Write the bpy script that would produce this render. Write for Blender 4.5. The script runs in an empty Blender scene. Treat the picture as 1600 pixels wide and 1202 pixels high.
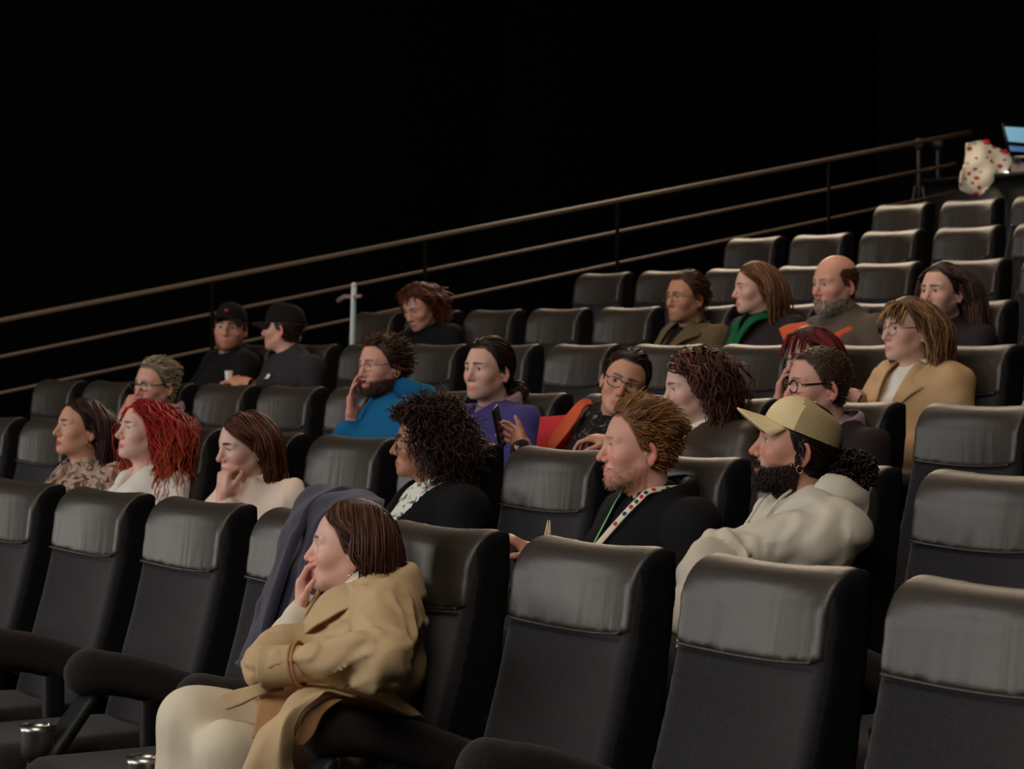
import bpy, math
import numpy as np

# ---------------------------------------------------------------- camera, world, light, exposure
S = 0.60 / 0.56                       # seat pitch 0.60 m
ZO = 1.49                             # camera height above the front row's floor
FPX, PAN, TILT = 4134.4, math.radians(33.947), math.radians(0.879)
FW = np.array([-math.cos(PAN) * math.cos(TILT), math.sin(PAN) * math.cos(TILT), -math.sin(TILT)])
RT = np.cross(FW, [0, 0, 1.0]); RT /= np.linalg.norm(RT)
UP = np.cross(RT, FW)
CAM = np.array([0, 0, ZO])

def at(px, py, y):
    """the point of the auditorium that lies at depth y (metres up the rake) under a photograph position"""
    d = FW + RT * (px - 800) / FPX - UP * (py - 601) / FPX
    return CAM + d * (y / d[1])

def px(P):
    q = np.asarray(P, float) - CAM
    d = q @ FW
    return 800 + FPX * (q @ RT) / d, 601 - FPX * (q @ UP) / d

scene = bpy.context.scene
cd = bpy.data.cameras.new('camera')
cd.sensor_fit = 'HORIZONTAL'
cd.sensor_width = 36
cd.lens = FPX / 1600 * 36
cd.clip_start = 0.05
cd.clip_end = 60
cd.dof.use_dof = True
cd.dof.focus_distance = 6.4
cd.dof.aperture_fstop = 9
cam = bpy.data.objects.new('camera', cd)
scene.collection.objects.link(cam)
import mathutils
cam.matrix_world = mathutils.Matrix(((RT[0], UP[0], -FW[0], CAM[0]), (RT[1], UP[1], -FW[1], CAM[1]), (RT[2], UP[2], -FW[2], CAM[2]), (0, 0, 0, 1)))
scene.camera = cam

w = bpy.data.worlds.new('world')
scene.world = w
w.use_nodes = True
w.node_tree.nodes['Background'].inputs[0].default_value = (0, 0, 0, 1)
w.node_tree.nodes['Background'].inputs[1].default_value = 0

def area(name, loc, target, sx, sy, energy, color, spread=180):
    l = bpy.data.lights.new(name, 'AREA')
    l.shape = 'RECTANGLE'
    l.size, l.size_y = sx, sy
    l.energy = energy
    l.color = color
    l.spread = math.radians(spread)
    o = bpy.data.objects.new(name, l)
    scene.collection.objects.link(o)
    d = mathutils.Vector(target) - mathutils.Vector(loc)
    o.location = loc
    o.rotation_euler = d.to_track_quat('-Z', 'Y').to_euler()
    return o

area('stage_light', (-9.0, -9.0, 4.6), (-7.5, 5, 1.5), 10, 4, 560, (0.97, 0.98, 1.0))
area('side_door_light', (-15.6, -4.4, 2.0), (-6, 2.5, 1.3), 4.6, 2.0, 440, (1.0, 0.93, 0.83))
area('ceiling_light_rear', (-8.5, 6.5, 6.6), (-8.5, 6.5, 0), 4, 4, 130, (1.0, 0.78, 0.56))
area('camera_side_fill', (-1.8, -0.5, 6.4), (-5.5, 4.0, 0.8), 4, 4, 320, (1.0, 0.90, 0.77))  # added fill from the camera side, softens the shaded cheeks in place of bounce
area('ceiling_light_left', (-14.6, 11.2, 6.3), (-6.0, 9.6, 1.2), 1.6, 4.2, 145, (1.0, 0.80, 0.58), 125)

vs = scene.view_settings
vs.view_transform = 'Standard'
vs.look = 'None'
vs.gamma = 1
vs.use_curve_mapping = False
vs.exposure = 0.0
# ---------------------------------------------------------------- numeric helpers
RNG = np.random.default_rng(7)
_NZ = np.random.default_rng(3).random((32, 32, 32)).astype(np.float32)

def V(*a):
    return np.array(a, dtype=np.float64)

def unit(v):
    v = np.asarray(v, dtype=np.float64)
    return v / (np.linalg.norm(v, axis=-1, keepdims=True) + 1e-12)

def noise3(P):
    """smooth periodic value noise in 0..1"""
    Pf = np.floor(P)
    f = (P - Pf).astype(np.float32)
    i = Pf.astype(np.int64) & 31
    j = (i + 1) & 31
    f = f * f * (3 - 2 * f)
    a, b, c = f[..., 0], f[..., 1], f[..., 2]
    x0, y0, z0, x1, y1, z1 = i[..., 0], i[..., 1], i[..., 2], j[..., 0], j[..., 1], j[..., 2]
    n = _NZ
    r0 = n[x0, y0, z0] * (1 - a) + n[x1, y0, z0] * a
    r1 = n[x0, y1, z0] * (1 - a) + n[x1, y1, z0] * a
    r2 = n[x0, y0, z1] * (1 - a) + n[x1, y0, z1] * a
    r3 = n[x0, y1, z1] * (1 - a) + n[x1, y1, z1] * a
    return (r0 * (1 - b) + r1 * b) * (1 - c) + (r2 * (1 - b) + r3 * b) * c

def rot(yaw=0.0, pitch=0.0, roll=0.0):
    """degrees; yaw turns the face (-Y) towards +X, pitch lifts the face, roll tilts the crown towards +X"""
    a, b, c = math.radians(yaw), math.radians(pitch), math.radians(roll)
    Z = np.array([[math.cos(a), -math.sin(a), 0], [math.sin(a), math.cos(a), 0], [0, 0, 1]])
    X = np.array([[1, 0, 0], [0, math.cos(b), math.sin(b)], [0, -math.sin(b), math.cos(b)]])
    Y = np.array([[math.cos(c), 0, math.sin(c)], [0, 1, 0], [-math.sin(c), 0, math.cos(c)]])
    return Z @ X @ Y

def smin(a, b, k):
    h = np.clip(0.5 + 0.5 * (b - a) / k, 0, 1)
    return b * (1 - h) + a * h - k * h * (1 - h)

def smax(a, b, k):
    return -smin(-a, -b, k)

def s_sph(P, c, r):
    return np.sqrt(((P - np.asarray(c, np.float32)) ** 2).sum(-1)) - r

def s_ell(P, c, r):
    q = P - np.asarray(c, np.float32)
    r = np.asarray(r, np.float32)
    k0 = np.sqrt(((q / r) ** 2).sum(-1))
    k1 = np.sqrt(((q / (r * r)) ** 2).sum(-1)) + 1e-9
    return k0 * (k0 - 1) / k1

def s_cap(P, a, b, ra, rb=None):
    a = np.asarray(a, np.float32)
    b = np.asarray(b, np.float32)
    rb = ra if rb is None else rb
    ab = b - a
    t = np.clip(((P - a) @ ab) / (ab @ ab + 1e-12), 0, 1)
    q = P - a - t[..., None] * ab
    return np.sqrt((q * q).sum(-1)) - (ra + (rb - ra) * t)

def s_box(P, c, h, r):
    q = np.abs(P - np.asarray(c, np.float32)) - (np.asarray(h, np.float32) - r)
    return np.sqrt((np.maximum(q, 0) ** 2).sum(-1)) + np.minimum(q.max(-1), 0) - r

def grid(lo, hi, h):
    ax = [np.arange(l, u + h, h, dtype=np.float32) for l, u in zip(lo, hi)]
    return np.stack(np.meshgrid(*ax, indexing='ij'), -1)

def snet(F, lo, h):
    """surface nets: field F (negative inside) -> vertices, quads"""
    S = F < 0
    nx, ny, nz = F.shape
    c = S[:-1, :-1, :-1].astype(np.int8)
    tot = np.zeros((nx - 1, ny - 1, nz - 1), np.int8)
    for i in (0, 1):
        for j in (0, 1):
            for k in (0, 1):
                tot += S[i:nx - 1 + i, j:ny - 1 + j, k:nz - 1 + k]
    act = (tot > 0) & (tot < 8)
    idx = np.argwhere(act)
    if len(idx) == 0:
        return np.zeros((0, 3)), np.zeros((0, 4), int)
    ids = -np.ones(act.shape, np.int64)
    ids[act] = np.arange(len(idx))
    acc = np.zeros((len(idx), 3))
    cnt = np.zeros(len(idx))
    cor = [(i, j, k) for i in (0, 1) for j in (0, 1) for k in (0, 1)]
    val = {q: F[idx[:, 0] + q[0], idx[:, 1] + q[1], idx[:, 2] + q[2]].astype(np.float64) for q in cor}
    for q in cor:
        for ax in range(3):
            if q[ax] == 0:
                e = list(q)
                e[ax] = 1
                v0, v1 = val[q], val[tuple(e)]
                m = (v0 < 0) != (v1 < 0)
                t = np.where(m, v0 / np.where(m, v0 - v1, 1), 0)
                pt = np.tile(np.array(q, float), (len(idx), 1))
                pt[:, ax] += t
                acc += pt * m[:, None]
                cnt += m
    verts = (idx + acc / cnt[:, None]) * h + np.asarray(lo)
    faces = []
    for ax in range(3):
        o = [(1, 2), (2, 0), (0, 1)][ax]
        A = np.moveaxis(S, ax, 0)
        ch = np.moveaxis(A[1:] != A[:-1], 0, ax)
        sl = [slice(None)] * 3
        for b in o:
            sl[b] = slice(1, -1)
        e = np.argwhere(ch[tuple(sl)])
        if len(e) == 0:
            continue
        for b in o:
            e[:, b] += 1
        ins = S[e[:, 0], e[:, 1], e[:, 2]]
        u = np.zeros(3, int)
        w = np.zeros(3, int)
        u[o[0]] = 1
        w[o[1]] = 1
        q = []
        for d in ((-1, -1), (0, -1), (0, 0), (-1, 0)):
            p = e + d[0] * u + d[1] * w
            q.append(ids[p[:, 0], p[:, 1], p[:, 2]])
        q = np.stack(q, -1)
        q[~ins] = q[~ins][:, ::-1]
        faces.append(q)
    faces = np.concatenate(faces)
    faces = faces[(faces >= 0).all(1)]
    return verts, faces

def sdf_mesh(fn, lo, hi, h):
    P = grid(lo, hi, h)
    return snet(fn(P), np.asarray(lo, float), h)

def relax(v, f, n=1, w=0.5):
    e = np.concatenate([f[:, [0, 1]], f[:, [1, 2]], f[:, [2, 3]], f[:, [3, 0]]])
    for _ in range(n):
        s = np.zeros_like(v)
        c = np.zeros(len(v))
        for a, b in ((0, 1), (1, 0)):
            for k in range(3):
                s[:, k] += np.bincount(e[:, a], v[e[:, b], k], len(v))
            c += np.bincount(e[:, a], minlength=len(v))
        v = v + w * (s / np.maximum(c, 1)[:, None] - v)
    return v

def vnormals(v, f):
    n = np.cross(v[f[:, 2]] - v[f[:, 0]], v[f[:, 3]] - v[f[:, 1]])
    out = np.zeros_like(v)
    for c in range(4):
        for k in range(3):
            out[:, k] += np.bincount(f[:, c], n[:, k], len(v))
    return unit(out)

def catmull(pts, n):
    """resample a polyline of points (k, d) to n points along a Catmull-Rom curve"""
    p = np.asarray(pts, float)
    k = len(p)
    if k == 2:
        t = np.linspace(0, 1, n).reshape((-1,) + (1,) * (p.ndim - 1))
        return p[0] * (1 - t) + p[1] * t
    q = np.concatenate([[2 * p[0] - p[1]], p, [2 * p[-1] - p[-2]]])
    t = np.linspace(0, k - 1 - 1e-9, n)
    i = t.astype(int)
    u = (t - i).reshape((-1,) + (1,) * (p.ndim - 1))
    a, b, c, d = q[i], q[i + 1], q[i + 2], q[i + 3]
    return 0.5 * (2 * b + (c - a) * u + (2 * a - 5 * b + 4 * c - d) * u * u + (3 * b - a - 3 * c + d) * u ** 3)

# ---------------------------------------------------------------- blender helpers
SC = bpy.context.scene
COL = SC.collection

def mesh(name, v, f, smooth=True, col=None):
    me = bpy.data.meshes.new(name)
    v = np.asarray(v, dtype=np.float32)
    f = np.asarray(f, dtype=np.int32)
    n, k = f.shape
    me.vertices.add(len(v))
    me.vertices.foreach_set('co', v.ravel())
    me.loops.add(n * k)
    me.loops.foreach_set('vertex_index', f.ravel())
    me.polygons.add(n)
    me.polygons.foreach_set('loop_start', np.arange(0, n * k, k, dtype=np.int32))
    if smooth:
        me.polygons.foreach_set('use_smooth', np.ones(n, dtype=bool))
    if col is not None:
        a = me.color_attributes.new('Col', 'FLOAT_COLOR', 'POINT')
        c = np.ones((len(v), 4), np.float32)
        c[:, :3] = col
        a.data.foreach_set('color', c.ravel())
    me.update(calc_edges=True)
    me.validate()
    return me

def obj(name, me, m=None, parent=None, loc=None):
    o = bpy.data.objects.new(name, me)
    COL.objects.link(o)
    if m is not None and me is not None and len(me.materials) == 0:
        me.materials.append(m)
    if parent is not None:
        o.parent = parent
    if loc is not None:
        o.location = loc
    return o

def tag(o, label=None, cat=None, group=None, kind=None):
    for k, v in (('label', label), ('category', cat), ('group', group), ('kind', kind)):
        if v:
            o[k] = v
    return o

def thing(name, label, cat, loc=(0, 0, 0), group=None):
    o = bpy.data.objects.new(name, None)
    COL.objects.link(o)
    o.location = loc
    o.empty_display_size = 0.1
    return tag(o, label, cat, group)

class MB:
    """collects pieces (vertices + quads) and links them as one mesh"""
    def __init__(self):
        self.v, self.f, self.c, self.n = [], [], [], 0
    def add(self, v, f, col=None):
        v = np.asarray(v, float)
        self.v.append(v)
        self.f.append(np.asarray(f, int) + self.n)
        c = np.ones((len(v), 3)) if col is None else np.broadcast_to(np.asarray(col, float), (len(v), 3))
        self.c.append(c)
        self.n += len(v)
        return self
    def mesh(self, name, smooth=True):
        return mesh(name, np.concatenate(self.v), np.concatenate(self.f), smooth, np.concatenate(self.c))

def box_vf(lo, hi):
    x0, y0, z0 = lo
    x1, y1, z1 = hi
    v = [(x0, y0, z0), (x1, y0, z0), (x1, y1, z0), (x0, y1, z0), (x0, y0, z1), (x1, y0, z1), (x1, y1, z1), (x0, y1, z1)]
    f = [(0, 3, 2, 1), (4, 5, 6, 7), (0, 1, 5, 4), (1, 2, 6, 5), (2, 3, 7, 6), (3, 0, 4, 7)]
    return np.array(v, float), np.array(f)

def tube_vf(path, r, sides=8, closed=False, flat=None):
    """tube along one path; r scalar or per point; flat=(direction, ratio) squashes the section"""
    p = np.asarray(path, float)
    m = len(p)
    r = np.broadcast_to(np.asarray(r, float), (m,))
    t = np.roll(p, -1, 0) - np.roll(p, 1, 0) if closed else np.gradient(p, axis=0)
    t = unit(t)
    ref = V(0, 0, 1) if abs(t[:, 2]).mean() < 0.8 else V(1, 0, 0)
    if flat is not None:
        ref = unit(flat[0])
    a = unit(np.cross(t, ref))
    b = np.cross(a, t)
    an = np.linspace(0, 2 * np.pi, sides, endpoint=False)
    k = 1.0 if flat is None else flat[1]
    v = p[:, None] + r[:, None, None] * (np.cos(an)[None, :, None] * a[:, None] + k * np.sin(an)[None, :, None] * b[:, None])
    v = v.reshape(-1, 3)
    f = []
    for i in range(m if closed else m - 1):
        i2 = (i + 1) % m
        for j in range(sides):
            j2 = (j + 1) % sides
            f.append((i * sides + j, i * sides + j2, i2 * sides + j2, i2 * sides + j))
    if not closed:
        for i, s in ((0, -1), (m - 1, 1)):
            c = len(v)
            v = np.concatenate([v, p[i][None]])
            for j in range(0, sides, 2):
                q = [c, i * sides + j, i * sides + (j + 1) % sides, i * sides + (j + 2) % sides]
                f.append(q if s > 0 else q[::-1])
    return v, np.array(f)

def sheet_vf(rows, m, n, thick=0.004, wob=0.0, seed=0.0, fr=18.0):
    """smooth cloth sheet through a lattice of points, with thickness"""
    g = np.stack([catmull(r, n) for r in rows])
    g = catmull(g, m)
    du = np.gradient(g, axis=0)
    dv = np.gradient(g, axis=1)
    nn = unit(np.cross(du, dv))
    if wob:
        w = noise3(g * fr + seed) - 0.5
        g = g + nn * (w * 2 * wob)[..., None]
    a = (g + nn * thick / 2).reshape(-1, 3)
    b = (g - nn * thick / 2).reshape(-1, 3)
    N = m * n
    f = []
    for i in range(m - 1):
        for j in range(n - 1):
            q = (i * n + j, i * n + j + 1, (i + 1) * n + j + 1, (i + 1) * n + j)
            f.append(q[::-1])
            f.append(tuple(x + N for x in q))
    for i in range(m - 1):
        for j, s in ((0, 1), (n - 1, -1)):
            q = (i * n + j, (i + 1) * n + j, (i + 1) * n + j + N, i * n + j + N)
            f.append(q if s < 0 else q[::-1])
    for j in range(n - 1):
        for i, s in ((0, 1), (m - 1, -1)):
            q = (i * n + j, i * n + j + 1, i * n + j + 1 + N, i * n + j + N)
            f.append(q if s > 0 else q[::-1])
    return np.concatenate([a, b]), np.array(f)

# ---------------------------------------------------------------- materials
def mat(name, color, rough=0.7, metal=0.0, spec=0.5, attr=False, var=0.0, vscale=30, bump=0.0, bscale=200, bstretch=None,
        sheen=0.0, sub=0.0, coat=0.0, emit=None):
    m = bpy.data.materials.new(name)
    m.use_nodes = True
    nt = m.node_tree
    b = nt.nodes['Principled BSDF']
    b.inputs['Base Color'].default_value = (*color, 1)
    b.inputs['Roughness'].default_value = rough
    b.inputs['Metallic'].default_value = metal
    b.inputs['Specular IOR Level'].default_value = spec
    if sheen:
        b.inputs['Sheen Weight'].default_value = sheen
        b.inputs['Sheen Roughness'].default_value = 0.5
    if coat:
        b.inputs['Coat Weight'].default_value = coat
        b.inputs['Coat Roughness'].default_value = 0.2
    if sub:
        b.inputs['Subsurface Weight'].default_value = sub
        b.inputs['Subsurface Radius'].default_value = (1, 0.35, 0.2)
        b.inputs['Subsurface Scale'].default_value = 0.006
    if emit:
        b.inputs['Emission Color'].default_value = (*emit[0], 1)
        b.inputs['Emission Strength'].default_value = emit[1]
    tc = nt.nodes.new('ShaderNodeTexCoord')
    out = None
    if attr:
        at = nt.nodes.new('ShaderNodeVertexColor')
        at.layer_name = 'Col'
        mx = nt.nodes.new('ShaderNodeMix')
        mx.data_type = 'RGBA'
        mx.blend_type = 'MULTIPLY'
        mx.inputs[0].default_value = 1
        mx.inputs[6].default_value = (*color, 1)
        nt.links.new(at.outputs['Color'], mx.inputs[7])
        out = mx.outputs[2]
    if var:
        n = nt.nodes.new('ShaderNodeTexNoise')
        n.inputs['Scale'].default_value = vscale
        n.inputs['Detail'].default_value = 4
        nt.links.new(tc.outputs['Object'], n.inputs['Vector'])
        rp = nt.nodes.new('ShaderNodeMapRange')
        rp.inputs['From Min'].default_value = 0.3
        rp.inputs['From Max'].default_value = 0.7
        rp.inputs['To Min'].default_value = 1 - var
        rp.inputs['To Max'].default_value = 1 + var
        nt.links.new(n.outputs['Fac'], rp.inputs['Value'])
        mx = nt.nodes.new('ShaderNodeMix')
        mx.data_type = 'RGBA'
        mx.blend_type = 'MULTIPLY'
        mx.inputs[0].default_value = 1
        if out is None:
            mx.inputs[6].default_value = (*color, 1)
        else:
            nt.links.new(out, mx.inputs[6])
        nt.links.new(rp.outputs['Result'], mx.inputs[7])
        out = mx.outputs[2]
    if out is not None:
        nt.links.new(out, b.inputs['Base Color'])
    if bump:
        n = nt.nodes.new('ShaderNodeTexNoise')
        n.inputs['Scale'].default_value = bscale
        n.inputs['Detail'].default_value = 3
        src = tc.outputs['Object']
        if bstretch:
            mp = nt.nodes.new('ShaderNodeMapping')
            mp.inputs['Scale'].default_value = bstretch
            nt.links.new(src, mp.inputs['Vector'])
            src = mp.outputs['Vector']
        nt.links.new(src, n.inputs['Vector'])
        bp = nt.nodes.new('ShaderNodeBump')
        bp.inputs['Strength'].default_value = bump
        bp.inputs['Distance'].default_value = 0.003
        nt.links.new(n.outputs['Fac'], bp.inputs['Height'])
        nt.links.new(bp.outputs['Normal'], b.inputs['Normal'])
    return m

def srgb(r, g, b):
    return tuple(((c / 255 + 0.055) / 1.055) ** 2.4 if c > 10 else c / 255 / 12.92 for c in (r, g, b))
# ---------------------------------------------------------------- head template (face looks along -Y, eye level z = 0)
def head_sdf(P):
    Q = P.copy()
    Q[..., 0] = np.abs(Q[..., 0])
    d = smin(s_ell(Q, (0, .006, .028), (.0755, .099, .0885)), s_ell(Q, (0, -.035, -.025), (.0615, .0595, .085)), .03)
    d = smin(d, s_ell(Q, (0, -.040, -.078), (.048, .050, .037)), .025)
    d = smin(d, s_cap(Q, (.052, -.006, -.058), (.02, -.072, -.098), .011), .028)
    d = smin(d, s_cap(Q, (0, .014, -.05), (0, .040, -.235), .054, .057), .03)
    d = smin(d, s_sph(Q, (0, -.083, -.101), .0135), .02)
    d = smin(d, s_sph(Q, (.042, -.060, -.030), .021), .025)
    d = smin(d, s_cap(Q, (.006, -.0905, .017), (.045, -.073, .019), .0075), .016)
    d = smin(d, s_ell(Q, (0, -.078, -.070), (.026, .0215, .022)), .015)
    d = smax(d, -s_sph(Q, (.034, -.1035, .000), .0165), .016)
    d = smin(d, s_sph(Q, (.031, -.0765, 0), .0138), .005)
    d = smin(d, s_cap(Q, (.016, -.0865, .0035), (.042, -.082, .003), .0032), .004)
    d = smin(d, s_cap(Q, (0, -.0895, .010), (0, -.1125, -.035), .0070, .0115), .011)
    d = smin(d, s_sph(Q, (.0115, -.1005, -.0405), .0080), .006)
    d = smax(d, -s_sph(Q, (.0065, -.107, -.0490), .0036), .003)
    d = smin(d, s_cap(Q, (0, -.0985, -.0680), (.019, -.0895, -.0722), .0050, .003), .005)
    d = smin(d, s_cap(Q, (0, -.0975, -.0792), (.016, -.0895, -.0765), .0058, .003), .005)
    d = smax(d, -s_cap(Q, (0, -.1045, -.0736), (.021, -.0955, -.0738), .0016), .003)
    d = smax(d, -s_ell(Q, (.0315, -.0905, -.0008), (.0122, .012, .0042)), .0018)
    # ear
    R = rot(-28, 0, 0) @ np.array([[1, 0, 0], [0, math.cos(.22), -math.sin(.22)], [0, math.sin(.22), math.cos(.22)]])
    E = (Q - np.array((.0765, .012, -.016), np.float32)) @ R.astype(np.float32)
    e = s_ell(E, (0, 0, 0), (.0065, .0175, .030))
    e = smin(e, s_ell(E, (-.001, -.006, -.028), (.005, .0085, .010)), .006)
    e = smax(e, -s_ell(E, (.0065, -.001, .001), (.0055, .0105, .019)), .003)
    e = smin(e, s_sph(E, (.0015, -.012, -.003), .005), .004)
    d = smin(d, e, .006)
    return d

HB_LO, HB_HI = (-.115, -.145, -.200), (.115, .135, .135)

def hairline(x, y):
    """height of the hairline around the head"""
    ph = np.degrees(np.arctan2(np.abs(x), -y))
    return np.interp(ph, [0, 30, 50, 64, 78, 97, 104, 125, 180], [.078, .077, .058, .030, -.012, -.020, -.060, -.072, -.075])

class Head:
    def __init__(self, h):
        P = grid(HB_LO, HB_HI, h)
        self.h = h
        self.F = head_sdf(P)
        self.v, self.f = snet(self.F, np.asarray(HB_LO, float), h)
        self.v = relax(self.v, self.f, 1, .35)
        self.n = vnormals(self.v, self.f)
        keep = self.v[:, 2] > HB_LO[2] + h * 1.5
        self.f = self.f[keep[self.f].all(1)]
        self.G = np.stack(np.gradient(self.F, h), -1)
    def dist(self, p):
        """signed distance and gradient at points p (n,3)"""
        lo = np.asarray(HB_LO)
        s = np.array(self.F.shape)
        q = (p - lo) / self.h
        out = np.maximum(np.maximum(-q, q - (s - 2)), 0).max(-1) * self.h
        i = np.clip(np.round(q).astype(int), 0, s - 1)
        d = self.F[i[:, 0], i[:, 1], i[:, 2]] + out
        g = self.G[i[:, 0], i[:, 1], i[:, 2]]
        d = d + ((q - i) * self.h * g).sum(-1) * (out == 0)
        return d, unit(g)

def band(a, lo, hi, s):
    return np.clip((a - lo) / s, 0, 1) * np.clip((hi - a) / s, 0, 1)

def mixc(c, m, new):
    m = np.clip(m, 0, 1)[:, None]
    return c * (1 - m) + np.asarray(new) * m

def face_colors(v, n, skin, hair, lip=None, brow=1.0, stubble=0.0, hl=0.0, bald=None, stub_col=None, red=0.5):
    x, y, z = v[:, 0], v[:, 1], v[:, 2]
    ax = np.abs(x)
    skin = np.asarray(skin)
    c = np.tile(skin, (len(v), 1))
    warm = skin * np.array((1.05, .72, .70))
    c = mixc(c, red * np.exp(-((ax - .042) ** 2 + (z + .035) ** 2) / .022 ** 2) * (y < -.02), warm)
    c = mixc(c, red * 1.2 * np.exp(-(ax ** 2 + (z + .036) ** 2) / .015 ** 2) * (y < -.095), warm)
    c = mixc(c, red * 1.3 * np.clip((ax - .072) / .008, 0, 1) * (np.abs(y - .012) < .035), warm)
    if stubble:
        jaw = np.clip((-.042 - z - np.clip((ax - .045) * -.0 + (y + .03) * -.25, -.03, .02)) / .02, 0, 1) * (y < .01) * np.clip((z + .15) / .03, 0, 1)
        mou = np.clip((-.05 - z) / .008, 0, 1)
        k = stubble * np.clip(jaw * mou, 0, 1) * (.75 + .5 * noise3(v * 300))
        c = mixc(c, k, stub_col if stub_col is not None else hair)
    lipc = lip if lip is not None else skin * np.array((.92, .52, .52))
    lm = np.clip(1.25 - ((ax / .0245) ** 2 + ((z + .0736) / np.where(z > -.0736, .0088, .0105)) ** 2), 0, 1) * 4 * (y < -.083)
    c = mixc(c, lm, lipc)
    if brow:
        bz = .0205 + .10 * (ax - .012) - 2.3 * (ax - .012) ** 2
        th = np.interp(ax, [.008, .016, .035, .050], [.002, .0046, .0038, .0012])
        k = np.clip(1.4 - np.abs(z - bz) / th, 0, 1) * 1.5 * band(ax, .007, .051, .004) * (y < -.055)
        c = mixc(c, k * brow, hair)
    # lash line
    k = np.clip(1.3 - np.abs(z - .0042 + (ax - .031) ** 2 * 9) / .0022, 0, 1) * band(ax, .018, .045, .003) * (y < -.075)
    c = mixc(c, k * .65, np.asarray((.05, .03, .025)))
    hz = hairline(x, y) + hl
    k = np.clip((z - hz) / .006 + .5, 0, 1) * (ax < .0775)
    if bald is not None:
        k = k * bald(x, y, z)
    c = mixc(c, k, np.asarray(hair) * .8)
    return c
# ---------------------------------------------------------------- room and seats
YR = S * np.array([3.0953, 4.2153, 5.2568, 6.3008, 7.2845, 8.3676, 9.3055, 10.3876])     # rear top edge of each row
ZT = S * np.array([-.3929, -.2885, -.1704, -.0028, .1681, .3788, .5862, .8044]) + ZO       # seat top heights
XC = S * (np.array([-6.8371, -7.4255, -9.6733, -9.6805, -11.2582, -11.2696, -11.1461, -11.1325]) - .212)   # centre of seat 0
PITCH = 0.60
SEAT_H = 1.07
KS = 1.035                            # seat model scale
FL = ZT - SEAT_H * KS

M = {}
M['carpet'] = mat('dark carpet', (.012, .010, .011), .95, bump=.4, bscale=400)
M['wall'] = mat('black painted wall', (.0035, .0033, .0033), .9, spec=.1)
M['ceil'] = mat('black ceiling', (.003, .003, .003), .95, spec=.1)
M['fabric'] = mat('charcoal woven seat fabric', (.017, .0155, .018), .92, spec=.22, var=.18, vscale=900, bump=.5, bscale=700, sheen=.15)
M['side'] = mat('black seat side fabric', (.006, .0058, .007), .95, spec=.15, var=.2, vscale=800, bump=.5, bscale=700)
M['arm'] = mat('brown black armrest fabric', (.022, .016, .016), .9, spec=.2, var=.2, vscale=900, bump=.5, bscale=700, sheen=.1)
M['black'] = mat('black plastic', (.006, .006, .0065), .5, spec=.3)
M['steel'] = mat('brushed steel', (.35, .34, .32), .3, metal=1)
M['rail'] = mat('brown painted steel rail', (.20, .14, .105), .45, spec=.4)

def weave(m, scale=230):
    """small regular knots of the woven upholstery"""
    nt = m.node_tree
    b = nt.nodes['Principled BSDF']
    tc = nt.nodes.new('ShaderNodeTexCoord')
    vo = nt.nodes.new('ShaderNodeTexVoronoi')
    vo.inputs['Scale'].default_value = scale
    vo.inputs['Randomness'].default_value = .9
    nt.links.new(tc.outputs['Object'], vo.inputs['Vector'])
    r = nt.nodes.new('ShaderNodeMapRange')
    r.inputs['From Min'].default_value = .15
    r.inputs['From Max'].default_value = .65
    r.inputs['To Min'].default_value = 1.3
    r.inputs['To Max'].default_value = .7
    nt.links.new(vo.outputs['Distance'], r.inputs['Value'])
    x = nt.nodes.new('ShaderNodeMix')
    x.data_type = 'RGBA'
    x.blend_type = 'MULTIPLY'
    x.inputs[0].default_value = 1
    l = b.inputs['Base Color'].links
    nt.links.new(l[0].from_socket, x.inputs[6])
    nt.links.new(r.outputs[0], x.inputs[7])
    nt.links.new(x.outputs[2], b.inputs['Base Color'])
for _k in ('fabric', 'side', 'arm'):
    weave(M[_k])

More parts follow.
